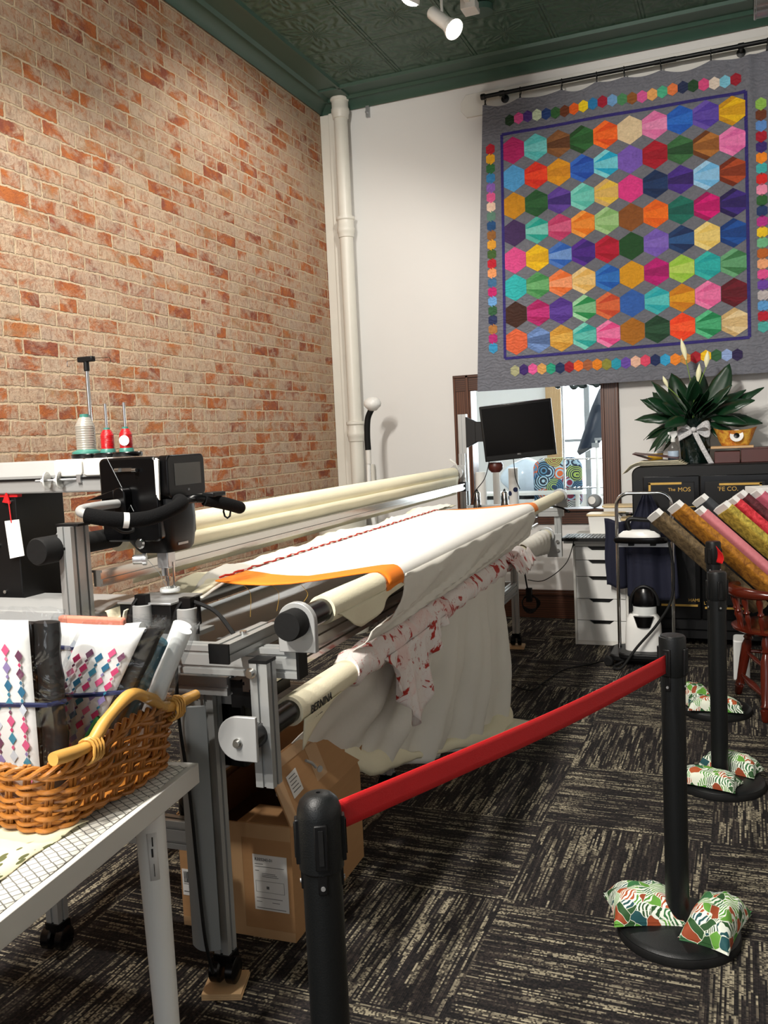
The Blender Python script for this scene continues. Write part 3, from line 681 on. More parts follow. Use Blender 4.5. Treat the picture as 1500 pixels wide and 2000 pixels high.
    for i in range(22): small(lerp(-1.783, -1.815, i/21), lerp(3.718, 2.191, i/21), left[i]); small(.153, lerp(3.71, 2.18, i/21), right[i])
    return b
solo('hexagon_quilt', build_quilt(), 'quilt', 'grey quilt pieced with rainbow hexagons hanging from the black rod', 'quilt', (-.7, 6.87, 1.855), smooth=True, angle=60)

# ============================================================ QUILTING FRAME  (coordinates u, v, z of the machine)
def mu(u, v, z): return Vector((u, v, z))
U1, UP, UR = -1.05, -.95, -1.66      # lower roller, upper roller, rear roller
qf = Thing('longarm_stand', 'long aluminium longarm quilting frame with three rollers along the brick wall', 'sewing stand', (-1.4, 4.0, 0), machine=True)
V0, V1 = 1.96, 6.02
def P(name, b, m, **k): return qf.part(name, b, m, **k)
for v in (V0+.06, 3.35, V1):
    far = v > 5
    b = MB(); b.extr((-1.28, v, .1), (-1.28, v, .93), .045, .045, ref=(1, 0, 0), slots=1); leg = P('front_leg', b, 'alu')
    b = MB(); b.extr((-1.86, v, .1), (-1.86, v, .93), .045, .045, ref=(1, 0, 0)); leg2 = P('rear_leg', b, 'alu')
    b = MB(); b.extr((-1.84, v, .43), (-1.30, v, .43), .04, .08); P('cross_bar', b, 'alu')
    if v != 3.35:
        b = MB(); b.extr((-1.84, v, .80), (-1.30, v, .80), .04, .04); P('cross_bar', b, 'alu')
    for u, lg in ((-1.28, leg), (-1.86, leg2)):
        b = MB(); b.lathe([(0, -.017), (.03, -.017), (.036, -.012), (.036, .012), (.03, .017), (0, .017)], (u-.022, v-.01, .055), (1, .1, 0), 20); b.lathe([(0, -.012), (.03, -.012), (.036, -.008), (.036, .012), (.03, .015), (0, .015)], (u+.022, v-.005, .055), (1, .1, 0), 20)
        b.rbox((u-.028, v-.028, .075), (u+.028, v+.028, .105), .008); c_ = qf.part('caster', b, 'blackgloss', parent=lg)
b = MB(); b.extr((-1.28, V0+.06, .30), (-1.28, V0+.3, .30), .04, .04); 
# long rails
b.b.free()
b = MB(); b.extr((-1.13, V0+.02, .925), (-1.13, V1+.04, .925), .045, .13, slots=1); P('front_table_rail', b, 'railalu', label='wide polished rail under the front roller')
b = MB(); b.extr((-1.86, V0+.02, .95), (-1.86, V1+.04, .95), .08, .09); P('rear_table_rail', b, 'railalu')
b = MB(); b.box((-1.83, V0+.05, .985), (-1.79, V1, 1.0)); b.cyl((-1.81, V0+.05, 1.0), (-1.81, V1, 1.0), .006); P('track_rod', b, 'railalu')
b = MB(); b.box((-1.21, V0+.05, .975), (-1.155, V1, .99)); b.cyl((-1.18, V0+.05, .995), (-1.18, V1, .995), .007); P('track_rod', b, 'railalu')
b = MB(); b.box((-1.78, V0+.25, .90), (-1.22, V1, .912)); P('table_panel', b, 'greyplastic', label='grey panel lying between the rails')
b = MB(); b.extr((-1.28, 2.4, .43), (-1.28, V1, .43), .04, .08); P('long_brace', b, 'alu')
# near end frame
b = MB(); b.extr((-2.2, 1.95, .955), (-.965, 1.95, .955), .045, .075, slots=1); P('end_beam', b, 'alu')
b = MB(); b.box((-.965, 1.925, .916), (-.958, 1.975, .994)); P('end_cap', b, 'black')
b = MB(); b.extr((-2.2, 2.0, .87), (-1.2, 2.0, .87), .04, .05); P('end_beam', b, 'alu')
b = MB(); b.extr((-1.1, 1.79, 1.01), (-1.1, 2.05, 1.01), .05, .045, ref=(0, 0, 1)); sb = P('clamp_beam', b, 'alu')
b = MB(); b.box((-1.127, 1.786, .986), (-1.073, 1.793, 1.034)); qf.part('end_cap', b, 'black', parent=sb)
b = MB(); b.lathe([(0, 0), (.009, 0), (.009, .012), (0, .012)], (-1.095, 1.9, 1.03)); qf.part('bolt', b, 'screw', parent=sb)
b = MB(); b.extr((-1.035, 1.88, .66), (-1.035, 1.88, .972), .048, .048, ref=(1, 0, 0)); up = P('clamp_upright', b, 'alu', label='short upright carrying the lower roller bracket')
b = MB(); b.box((-1.06, 1.855, .972), (-1.01, 1.905, .98)); qf.part('end_cap', b, 'black', parent=up)
b = MB(); b.cyl((-1.05, 1.855, .95), (-1.05, 1.835, .95), .009, n=10); b.cyl((-1.05, 1.848, .95), (-1.05, 1.845, .95), .014); qf.part('bolt', b, 'screw', parent=up)
def dplate(u, v, z, r, up_to, th=.012, side=0):
    """round-ended bearing plate; straight end runs to up_to (a (u,z) offset)"""
    b = MB(); pts = []; dx, dz = up_to; L = math.hypot(dx, dz); ex, ez = dx/L, dz/L
    for k in range(17):
        a = PI/2+PI*k/16; c, s_ = math.cos(a)*r, math.sin(a)*r
        pts.append((u+ex*c-ez*s_, v, z+ez*c+ex*s_))
    pts += [(u+dx-ez*-r*1.0, v, z+dz+ex*-r*1.0), (u+dx-ez*r, v, z+dz+ex*r)]
    b.prism(pts, (0, th, 0)); return b
P('roller_bracket', dplate(U1-.02, 1.80, .80, .055, (.05, 0)), 'bracket', label='grey round-ended plate of the lower roller', bevel=.002)
b = MB(); b.lathe([(0, 0), (.012, 0), (.012, -.004), (.008, -.004), (.008, -.012), (0, -.012)], (U1-.02, 1.80, .79), (0, 1, 0)); P('bolt', b, 'screw')
P('roller_bracket', dplate(UP, 1.905, 1.066, .05, (0, -.075), .02), 'bracket', label='grey arched plate of the upper front roller', bevel=.002)
b = MB(); b.lathe([(0, 0), (.034, 0), (.037, .006), (.037, .05), (0, .05)], (UP, 1.855, 1.066), (0, 1, 0)); P('roller_knob', b, 'rubber')
# black roller ends
for (u, z, a_, c_) in ((UP, 1.066, 1.925, 2.06), (U1, .795, 1.81, 2.04)):
    b = MB(); b.cyl((u, a_, z), (u, c_, z), .031, n=24); P('roller_end', b, 'blackgloss')
b = MB(); b.lathe([(0, 0), (.034, 0), (.038, .006), (.038, .09), (.03, .1), (.03, .4)], (UR-.03, 1.865, 1.245), (0, 1, 0)); P('rear_roller_knob', b, 'rubber')
b = MB(); b.lathe([(.03, 0), (.055, 0), (.055, .015), (.03, .015)], (UR-.03, 1.995, 1.245), (0, 1, 0)); P('roller_bracket', b, 'bracket', label='round grey plate behind the rear roller knob')
# near rear post
b = MB(); b.extr((-1.648, 1.965, .9), (-1.648, 1.965, 1.305), .045, .075, ref=(0, 1, 0)); ps = P('roller_post', b, 'alu', label='tall post of the rear roller at the near end')
b = MB(); b.box((-1.686, 1.94, 1.305), (-1.61, 1.99, 1.312)); qf.part('end_cap', b, 'black', parent=ps)
# roller tubes wound with leader cloth
def roll(u, z, a, c, r, name, wob=.0015, extra=None):
    b = MB(); n = 60; R = []
    for i in range(n+1):
        v = lerp(a, c, i/n); rr = r+wob*noise.noise(Vector((v*3, u, z)))+(extra(v) if extra else 0); R.append(b.ring((u, v, z), (0, 1, 0), rr, 24, (0, 0, 1)))
    b.loft(R, True); return P(name, b, 'cream')
roll(UP, 1.066, 2.06, 6.0, .0385, 'upper_front_roller')
roll(U1, .795, 2.04, 6.05, .040, 'lower_front_roller')
rr_ = roll(UR-.02, 1.245, 2.2, 5.96, .042, 'rear_take_up_roller')
# leader edges hanging off the rollers
b = MB()
def lf(u, v):
    vv = lerp(2.07, 2.58, u); drop = interp([(0, .0), (.15, .045), (.35, .075), (.6, .05), (1, .008)], u)
    return Vector((UP+.036+.01*math.sin(u*14)*v, vv+.02*v, 1.052-drop*v))
b.grid(lf, 24, 6); P('leader_flap', b, 'cream', solid=.003)
b = MB()
def lf2(u, v):
    vv = lerp(2.045, 2.30, u); drop = interp([(0, .085), (.3, .05), (1, .0)], u)
    return Vector((U1+.04-.01*v, vv, .775-drop*v))
b.grid(lf2, 12, 6); fl = P('leader_flap', b, 'cream', solid=.003)
b = MB(); b.tube([(U1+.035, 2.05, .66), (U1+.04, 2.075, .645), (U1+.042, 2.095, .625)], .004); b.lathe([(.004, 0), (.009, 0), (.009, .003), (.004, .003)], (U1+.05, 2.1, .62), (1, -.5, 0)); P('zip_pull', b, 'bracket')
# leader lettering
for s_, size, z in (('BERNINA', .034, .776), ('Made to create', .013, .757)):
    b = text_mb(s_, size, (U1+(.0408 if z > .77 else .038), 2.085, z), (0, 1, 0), (.10 if z > .77 else -.45, 0, 1)); P('leader_lettering', b, 'ink')
# leader cloth of the rear roller and the silver rail in front of it
b = MB(); b.grid(lambda u, v: Vector((lerp(-1.632, -1.652, v)+.002*math.sin(u*40), lerp(2.22, 5.93, u), lerp(1.225, 1.10, v))), 50, 4); P('leader_cloth', b, 'cream', solid=.002)
b = MB(); b.box((-1.635, 2.02, 1.125), (-1.61, 6.02, 1.165)); b.box((-1.64, 2.02, 1.165), (-1.605, 6.02, 1.172)); b.box((-1.61, 2.02, 1.132), (-1.604, 6.02, 1.145)); P('belly_bar', b, 'railalu')
b = MB(); b.box((-1.65, 6.0, 1.115), (-1.6, 6.06, 1.18)); P('bar_clip', b, 'black')
# far end
b = MB(); b.extr((-1.64, 6.09, .9), (-1.64, 6.09, 1.38), .045, .045, ref=(0, 1, 0)); P('roller_post', b, 'alu', label='tall post of the rear roller at the far end')
b = MB(); b.extr((-1.64, 6.13, .9), (-1.64, 6.13, 1.66), .06, .045, ref=(0, 1, 0)); mp = P('monitor_post', b, 'alu')
b = MB(); b.box((-1.70, 6.045, 1.21), (-1.615, 6.062, 1.30)); b.lathe([(.03, 0), (.05, 0), (.05, .014), (.03, .014)], (UR-.01, 6.0, 1.25), (0, 1, 0)); P('roller_bracket', b, 'bracket', label='plate at the far end of the rear roller')
b = MB(); b.tube([(-1.65, 6.0, 1.27), (-1.66, 5.97, 1.315), (-1.70, 5.96, 1.345)], [.005, .005, .009]); P('clamp_lever', b, 'white')
b = MB(); b.extr((-2.0, 6.06, .955), (-.93, 6.06, .955), .045, .06); P('end_beam', b, 'alu')
b = MB(); b.lathe([(.033, 0), (.05, 0), (.05, .02), (.033, .02)], (UP, 6.02, 1.066), (0, 1, 0), 28); b.box((UP-.05, 6.04, .985), (UP+.05, 6.055, 1.07)); P('roller_bracket', b, 'bracket', label='round white-grey plate at the far end of the upper roller')
b = MB(); b.extr((-.975, 6.09, .64), (-.975, 6.09, 1.02), .045, .045, ref=(0, 1, 0)); P('clamp_upright', b, 'alu')
b = MB(); b.lathe([(.02, 0), (.055, 0), (.055, .014), (.02, .014)], (U1, 6.02, .795), (0, 1, 0), 28); b.box((U1, 6.055, .64), (-.95, 6.07, .80)); P('roller_bracket', b, 'bracket', label='plate at the far end of the lower roller')
for z in (.69, .75): b = MB(); b.cyl((-.975, 6.05, z), (-.975, 6.035, z), .012, n=12); P('bolt', b, 'screw')
b = MB(); b.tube([(-1.0, 6.03, 1.0), (-.93, 6.0, .985), (-.88, 5.98, .96)], [.006, .006, .01]); P('clamp_lever', b, 'rubber')
b = MB(); b.tube([(U1+.02, 6.02, .77), (U1-.01, 5.98, .72)], [.005, .005]); P('clamp_lever', b, 'rubber')
for u_, z_ in ((UP, 1.066), (U1, .795)): b = MB(); b.cyl((u_, 5.98, z_), (u_, 6.03, z_), .035); P('roller_end', b, 'greyplastic')
# motor box and cable channel at the near leg
b = MB(); b.rbox((-1.335, 2.06, .62), (-1.20, 2.2, .80), .012); P('lift_motor', b, 'blackgloss', bevel=.004)
b = MB(); b.box((-1.30, 2.05, .80), (-1.21, 2.15, .83)); b.cyl((-1.25, 2.10, .82), (-1.25, 2.10, .87), .022); P('motor_mount', b, 'steel')
b = MB(); b.extr((-1.16, 1.99, .85), (-1.16, 2.2, .85), .07, .075); P('motor_bracket', b, 'black')
b = MB(); R = []
for z in (.155, .826):
    R.append([Vector((-1.335+.0+.088*k/10, 1.945-.02*math.sin(PI*k/10), z)) for k in range(11)]+[Vector((-1.247-.088*k/10, 1.955-.016*math.sin(PI*k/10), z)) for k in range(1, 10)])
b.loft(R, True); P('cable_channel', b, 'greychannel')
# cables
b = MB(); b.tube(bez([(-1.31, 1.93, 1.0), (-1.30, 1.90, .9), (-1.31, 1.915, .78), (-1.29, 1.91, .6), (-1.285, 1.915, .4), (-1.275, 1.915, .2), (-1.28, 1.95, .08)], 8), .0045, 8); P('power_cable', b, 'rubber')
b = MB(); b.tube(bez([(-1.56, 2.0, .95), (-1.50, 1.96, .8), (-1.48, 1.95, .6), (-1.45, 1.94, .45)], 8), .003, 6); P('power_cable', b, 'rubber')
# side clamps in their grey cups
for u, v in ((-1.50, 2.05), (-1.335, 2.02)):
    b = MB(); b.lathe([(0, 0), (.026, 0), (.03, .005), (.028, .11), (.024, .112), (.024, .1), (0, .1)], (u, v, .96)); cup = P('clamp_cup', b, 'bracket')
    b = MB(); b.tube(bez([(u-.025, v-.025, 1.0), (u-.022, v-.02, 1.06), (u, v, 1.095), (u+.022, v+.01, 1.06), (u+.03, v+.0, 1.0)], 6), .006, 8); b.box((u-.015, v-.012, 1.06), (u+.02, v+.012, 1.10)); P('side_clamp', b, 'black')
b = MB(); b.tube(bez([(-1.33, 2.03, 1.09), (-1.25, 2.03, 1.06), (-1.16, 1.98, 1.0)], 6), .006, 8); P('side_clamp_strap', b, 'rubber')
for x, v in ((-1.52, 6.0), (-1.32, 5.98)):
    b = MB(); b.lathe([(0, 0), (.022, 0), (.022, .1), (.015, .11), (0, .11)], (x, v, 1.0)); P('clamp_cup', b, 'chrome')
    b = MB(); b.tube(bez([(x-.02, v-.03, .99), (x-.01, v-.02, 1.08), (x, v, 1.125), (x+.012, v-.02, 1.08), (x+.03, v-.03, .99)], 6), .0045, 8); P('side_clamp', b, 'black')
b = MB(); b.extr((-1.6, 6.02, 1.0), (-1.2, 6.02, 1.0), .03, .03); P('end_beam', b, 'alu')
# white mesh of tape strip on the front rail
P('ruler_tape', MB().box((-1.1065, 2.4, .955), (-1.105, 5.9, .975)), 'cream')

# ---- monitor
t = Thing('monitor', 'black flat monitor on an arm at the far end of the quilting frame', 'monitor', (-1.25, 6.0, 1.52), machine=True)
tilt = Matrix.Rotation(math.radians(-3), 3, 'Y') @ Matrix.Rotation(math.radians(8), 3, 'X') @ Matrix.Rotation(math.radians(8), 3, 'Z')
pv = (-1.21, 5.98, 1.53)
b = MB(); b.box((-1.46, 5.99, 1.33), (-.97, 6.03, 1.715), tilt, pv); t.part('casing', b, 'blackgloss', bevel=.004)
b = MB(); b.box((-1.445, 5.986, 1.372), (-.985, 5.991, 1.70), tilt, pv); t.part('screen', b, 'screen')
b = MB(); b.box((-1.45, 5.984, 1.338), (-.98, 5.99, 1.365), tilt, pv); t.part('lower_bezel', b, 'black')
b = text_mb('DELL', .012, tilt @ (Vector((-1.235, 5.9835, 1.372-.012))-Vector(pv))+Vector(pv), tilt @ Vector((1, 0, 0)), tilt @ Vector((0, 0, 1))); t.part('lettering', b, 'bracket')
b = MB(); b.prism([(-1.60, 6.05, 1.64), (-1.60, 6.05, 1.42), (-1.52, 6.05, 1.46), (-1.52, 6.05, 1.60)], (0, .05, 0)); b.box((-1.53, 6.04, 1.46), (-1.3, 6.06, 1.6)); t.part('mounting_arm', b, 'black', bevel=.004)
b = MB(); b.tube(bez([(-1.26, 6.03, 1.33), (-1.25, 6.03, 1.2), (-1.22, 6.02, 1.12)], 8), .003); b.tube(bez([(-1.43, 6.03, 1.33), (-1.47, 6.03, 1.2), (-1.55, 6.03, 1.1), (-1.58, 6.02, 1.0)], 8), .003); t.part('cable', b, 'rubber')
b = MB(); b.lathe([(0, 0), (.03, .0), (.05, .02), (.055, .05), (.045, .07), (0, .075)], (-1.40, 6.08, 1.24)); solo('tape_dispenser', b, 'mahogany', 'dark brown rounded object showing below the monitor', 'ornament', (-1.40, 6.08, 1.24), machine=True)

# ---- fabrics on the frame
b = MB(); b.mi = 0
VO = [(-1.43, 2.33), (-1.33, 2.275), (-1.235, 2.257), (-1.1, 2.294), (-1.0, 2.40), (-.93, 2.46), (-.8, 2.47)]; VW = [(-1.43, 2.53), (-1.38, 2.50), (-1.25, 2.43), (-1.14, 2.412), (-1.05, 2.50), (-1.0, 2.56), (-.93, 2.60), (-.8, 2.61)]
VWF = [(-1.43, 4.70), (-1.2, 4.72), (-1.0, 4.80), (-.93, 4.86)]; VOF = [(-1.43, 4.71), (-1.2, 4.83), (-1.0, 4.93), (-.93, 4.98)]
prof = [(-1.43, 1.092), (-1.36, 1.095), (-1.3, 1.096), (-1.22, 1.098), (-1.15, 1.1), (-1.08, 1.103), (-1.0, 1.106), (-.97, 1.107)]
for k in range(1, 7): a = PI/2-k*PI/2/6*1.05; prof.append((UP+.042*math.cos(a), 1.066+.042*math.sin(a)))
NP = len(prof)-1
cols = [('o', i/4) for i in range(4)]+[('w', i/40) for i in range(40)]+[('f', i/4) for i in range(5)]
def qp(i, j):
    u, z = prof[i]; k, t_ = cols[j]
    a, c = {'o': (VO, VW), 'w': (VW, VWF), 'f': (VWF, VOF)}[k]
    v = lerp(interp(a, u), interp(c, u), t_)
    z += -.004*math.sin(PI*min(1, i/7))+.0015*noise.noise(Vector((u*9, v*5, 0)))
    return Vector((u, v, z))
Vg = [[b.b.verts.new(qp(i, j)) for j in range(len(cols))] for i in range(NP+1)]
for i in range(NP):
    for j in range(len(cols)-1):
        f = b.b.faces.new((Vg[i][j], Vg[i+1][j], Vg[i+1][j+1], Vg[i][j+1])); f.material_index = 0 if cols[j][0] == 'w' else 1
t = Thing('stretched_quilt', 'white and orange cloth stretched flat over the quilting frame', 'quilt', (-1.2, 3.6, 1.09), machine=True)
t.part('quilt_top_cloth', b, ['whitecotton', 'orange'], solid=.004)
b = MB(); b.tube([(-1.432+.004*math.sin(i*2.1), lerp(2.36, 4.72, i/120), 1.098+.002*math.sin(i*1.3)) for i in range(121)], .0035, 6); t.part('basting_seam', b, 'redstitch', label='red stitched line along the back edge')
for i_, L in ((0, .1), (.01, .08), (.02, .05)):
    b = MB(); b.tube(bez([(-1.3+i_*9, 2.275+i_, 1.09), (-1.3+i_*9+.01, 2.295+i_, 1.06), (-1.295+i_*9, 2.295, 1.09-L)], 6), .0007, 5); t.part('loose_thread', b, 'gold')
# orange selvedge wound on the roller end and backing in front
b = MB(); b.grid(lambda u, v: Vector((UP+.0415*math.cos(lerp(PI/2, -PI/2-.6, u)), lerp(2.45, 2.66, v), 1.066+.0415*math.sin(lerp(PI/2, -PI/2-.6, u)))), 14, 3); t.part('orange_edge', b, 'orange')
# drape
def fold(v, s): return (.016*math.sin(v*16+s*2.2)+.009*math.sin(v*37+s*5+1)+.014*noise.noise(Vector((v*3.2, s*3, 2))))
b = MB()
SD = [(0, -.907, 1.075, 2.61, 4.86), (.12, -.905, 1.03, 2.60, 4.84), (.35, -.93, .96, 2.56, 4.78), (.6, -.96, .925, 2.52, 4.70), (.85, -.995, .88, 2.47, 4.64), (1, -1.035, .858, 2.45, 4.6)]
def dr(u, v):
    uu = interp([(s[0], s[1]) for s in SD], u); z = interp([(s[0], s[2]) for s in SD], u); a = interp([(s[0], s[3]) for s in SD], u); c = interp([(s[0], s[4]) for s in SD], u)
    vv = lerp(a, c, v); f = fold(vv*.55+u*.5, u)*math.sin(PI*u)*.9
    return Vector((uu+f, vv, z-.005*abs(math.sin(vv*5))*math.sin(PI*u)))
b.grid(dr, 16, 110); 
solo_backing = Thing('quilt_backing', 'long white cloth draped over both front rollers and trailing to the carpet', 'cloth', (-1.05, 3.5, 0), machine=True)
solo_backing.part('upper_drape', b, 'offwhite', solid=.003)
b = MB()
HEM = [(0, -1.24, 2.42), (.08, -1.27, 2.66), (.14, -1.23, 2.90), (.28, -1.19, 3.16), (.45, -1.13, 3.45), (.6, -1.08, 3.78), (.74, -1.02, 4.12), (.86, -.995, 4.32), (1, -1.04, 4.54)]
HZ = [(0, .56), (.08, .45), (.14, .28), (.28, .21), (.45, .13), (.6, .07), (.74, .015), (1, .012)]
def lowd(s, q):
    vt = lerp(2.45, 4.56, q); hu = interp([(a, c) for a, c, d in HEM], q); hv = interp([(a, d) for a, c, d in HEM], q)
    tu = U1+lerp(-.02, .03, min(1, q*4))
    k = s**1.25; uu = lerp(tu, hu, k); vv = lerp(vt, hv, s); z = lerp(.80, .012, s)
    f = fold(vv*1.0, s*1.3)*min(1, s*2.2)*lerp(.7, 1.5, min(1, q*4))
    bulge = .05*math.sin(PI*s)*math.exp(-((q-.75)/.25)**2)
    zb = interp(HZ, q); z = lerp(.80, zb, s)
    return Vector((uu+f+bulge*.4, vv, z))
b.grid(lowd, 30, 120); solo_backing.part('lower_drape', b, 'offwhite', solid=.003)
# cloth pooled on the floor
b = MB()
def pool(s, q):
    k = lerp(.10, 1, q); hu = interp([(a, c) for a, c, d in HEM], k); hv = interp([(a, d) for a, c, d in HEM], k); zb = interp(HZ, k)
    a = lerp(-.6, PI+.5, s); r = .045+.02*math.sin(q*9+1)+.02*noise.noise(Vector((q*8, 0, 5)))
    z = zb+.03+r*math.sin(a)*.9+.012*noise.noise(Vector((q*14, s*3, 1)))
    return Vector((hu-.01+r*.95*math.cos(a)+.01*math.sin(q*22), hv+.02*math.sin(s*4+q*5), max(.008, z)))
b.grid(pool, 14, 70); solo_backing.part('pooled_hem', b, 'cream', solid=.003)
b = MB(); b.grid(lambda s, q: Vector((lerp(-1.05, -.86, s)+.01*math.sin(q*9), lerp(4.1, 4.45, q)-.05*s, .012+.03*math.sin(PI*s)*math.sin(PI*q)+.004)), 6, 10); solo_backing.part('trailing_corner', b, 'cream', solid=.003)

# printed cloth round the lower roller
t = Thing('printed_fabric', 'white cloth with red and pink print wound on the lower roller, one end hanging', 'cloth', (U1, 3.6, .8), machine=True)
b = MB(); R = []; n = 90
for i in range(n+1):
    v = lerp(2.43, 5.05, i/n); R.append([])
    for k in range(28):
        a = 2*PI*k/28; rr = .053+.007*noise.noise(Vector((math.cos(a)*2, math.sin(a)*2, v*6)))+.004*math.sin(v*30+a*2)
        if i in (0, n): rr = .045
        R[-1].append(Vector((U1+rr*math.cos(a), v, .80+rr*math.sin(a))))
b.loft(R, True); t.part('wound_cloth', b, 'print')
b = MB()
LO = [(0, .03), (.1, .14), (.25, .24), (.38, .33), (.48, .31), (.6, .17), (.8, .08), (1, .03)]
b.grid(lambda u, v: Vector((U1+.055+.02*v*math.sin(u*26)+.012*math.sin(u*60)*v, lerp(2.62, 3.35, u)+.06*v*(1-u), .79-interp(LO, u)*v)), 70, 12); t.part('hanging_end', b, 'print', solid=.002)
b = MB(); b.grid(lambda u, v: Vector((U1+.05+.03*v*(1-v)*math.sin(u*20)+.05*v, lerp(4.55, 5.1, u), .83-.10*v*(.5+.5*math.sin(u*3.0))+.01*math.sin(u*40+v*4))), 26, 8); t.part('loose_end', b, 'print', solid=.002)
b = MB(); b.grid(lambda u, v: Vector((U1+.045*math.cos(lerp(2.4, -.9, v))+.006*math.sin(u*40), lerp(5.15, 5.9, u), .795+.05*math.sin(lerp(2.4, -.9, v))-(.09*u*max(0, v-.6)*2))), 40, 12); t.part('white_sleeve', b, 'offwhite', solid=.003, label='bunched white cloth at the far end')

# batting behind the quilt top
t = Thing('batting_layer', 'ruffled cream batting along the back edge of the stretched quilt', 'batting', (-1.5, 3.6, 1.08), machine=True)
b = MB()
def bat(s, q, zo=0, v0=2.12, v1=5.15, u0=-1.60, u1=-1.44):
    v = lerp(v0, v1, q); w_ = .8+.2*math.sin(q*17)+.15*noise.noise(Vector((q*14, 0, 3)))
    if q < .1: w_ *= .45+5.5*q
    u = lerp(u1, lerp(u1, u0, w_), s)
    sag = -.045*max(0, 1-q/.09)
    return Vector((u, v-.0, 1.085+zo+.012*math.sin(s*PI*2+q*30)*s+.006*noise.noise(Vector((q*40, s*6, 1)))+sag))
b.grid(lambda s, q: bat(s, q), 8, 150); t.part('batting_sheet', b, 'cream', solid=.006)
b = MB(); b.grid(lambda s, q: bat(s, q, .012, 2.25, 5.05, -1.55, -1.43), 6, 150); t.part('batting_sheet', b, 'offwhite', solid=.004)
b = MB(); b.grid(lambda s, q: Vector((lerp(-1.62, -1.55, s)-.03*q*0, lerp(2.04, 2.26, q), 1.05-.05*math.sin(PI*s*.9)*(1-q)+.02*s+.008*math.sin(s*22))), 16, 8); t.part('dangling_end', b, 'cream', solid=.004)

# ============================================================ QUILTING MACHINE HEAD
qm = Thing('quilting_machine', 'black-faced longarm quilting machine with foam handlebars at the near end of the frame', 'quilting machine', (-1.6, 2.2, 1.0), machine=True)
def Q(name, b, m, **k): return qm.part(name, b, m, **k)
# arm reaching back over the frame
b = MB(); b.prism([(-2.9, 2.19, 1.385), (-2.9, 2.185, 1.44), (-2.9, 2.215, 1.485), (-2.9, 2.40, 1.485), (-2.9, 2.43, 1.44), (-2.9, 2.43, 1.385)], (1.25, 0, 0)); Q('arm', b, 'bracket', bevel=.006)
b = MB(); b.box((-2.9, 2.182, 1.425), (-1.65, 2.186, 1.432)); Q('arm_groove', b, 'black')
b = MB()
for x in (-1.83, -1.72):
    b.rbox((x-.052, 2.178, 1.435), (x+.052, 2.20, 1.487), .012, axis=1)
Q('spool_base_cover', b, 'whitelac', bevel=.003)
# rear column
b = MB(); b.rbox((-2.35, 2.2, .98), (-2.06, 2.42, 1.40), .02, axis=1); col_ = Q('rear_column', b, 'black', bevel=.003)
b = MB(); b.prism([(-2.35, 2.198, 1.44), (-2.2, 2.198, 1.44), (-2.05, 2.198, 1.39), (-2.05, 2.198, 1.375), (-2.35, 2.198, 1.38)], (0, .02, 0)); Q('red_cover', b, 'red')
b = MB()
for (x, z) in ((-2.08, 1.02), (-2.08, 1.2), (-2.08, 1.36), (-2.13, 1.07), (-2.14, 1.22)): b.cyl((x, 2.199, z), (x, 2.195, z), .006, n=10)
Q('column_screws', b, 'screw')
# head casing
b = MB(); b.rbox((-1.67, 2.12, 1.24), (-1.47, 2.31, 1.485), .018, axis=1); Q('head_casing', b, 'blackgloss', bevel=.006)
b = MB(); b.box((-1.475, 2.116, 1.375), (-1.468, 2.128, 1.475)); b.prism([(-1.474, 2.118, 1.37), (-1.465, 2.115, 1.36), (-1.46, 2.115, 1.475), (-1.472, 2.118, 1.48)], (0, .006, 0)); Q('white_trim', b, 'white')
b = MB(); b.rbox((-1.475, 2.13, 1.362), (-1.44, 2.325, 1.487), .018, axis=0); disp = Q('display_housing', b, 'blackgloss', bevel=.004)
qm.part('display', MB().box((-1.4405, 2.163, 1.398), (-1.4385, 2.30, 1.462)), 'display', parent=disp, label='grey touch display')
qm.part('home_button', MB().box((-1.4405, 2.226, 1.38), (-1.4385, 2.235, 1.387)), 'greyplastic', parent=disp)
# nose below
b = MB(); R = []
for z, x0, x1, y0, y1 in ((1.37, -1.665, -1.462, 2.122, 2.318), (1.30, -1.655, -1.455, 2.122, 2.318), (1.25, -1.62, -1.458, 2.13, 2.31), (1.215, -1.59, -1.462, 2.14, 2.30), (1.203, -1.58, -1.47, 2.15, 2.29)):
    ring = []
    cx, cy, hx, hy = (x0+x1)/2, (y0+y1)/2, (x1-x0)/2, (y1-y0)/2
    for k in range(28):
        a = 2*PI*k/28; c, s_ = math.cos(a), math.sin(a); e = .45
        ring.append(Vector((cx+hx*math.copysign(abs(c)**e, c), cy+hy*math.copysign(abs(s_)**e, s_), z)))
    R.append(ring)
b.loft(R, True); Q('nose_cover', b, plain('satin_black_cover', '#070607', .4, Specular_IOR_Level=.15))
b = MB(); b.lathe([(.0, 0), (.013, 0), (.016, .006), (.012, .012), (0, .012)], (-1.545, 2.128, 1.235), (0, -1, 0)); Q('thread_tension_knob', b, 'chrome')
Q('name_badge', MB().box((-1.4615, 2.19, 1.222), (-1.459, 2.24, 1.229)), 'bracket')
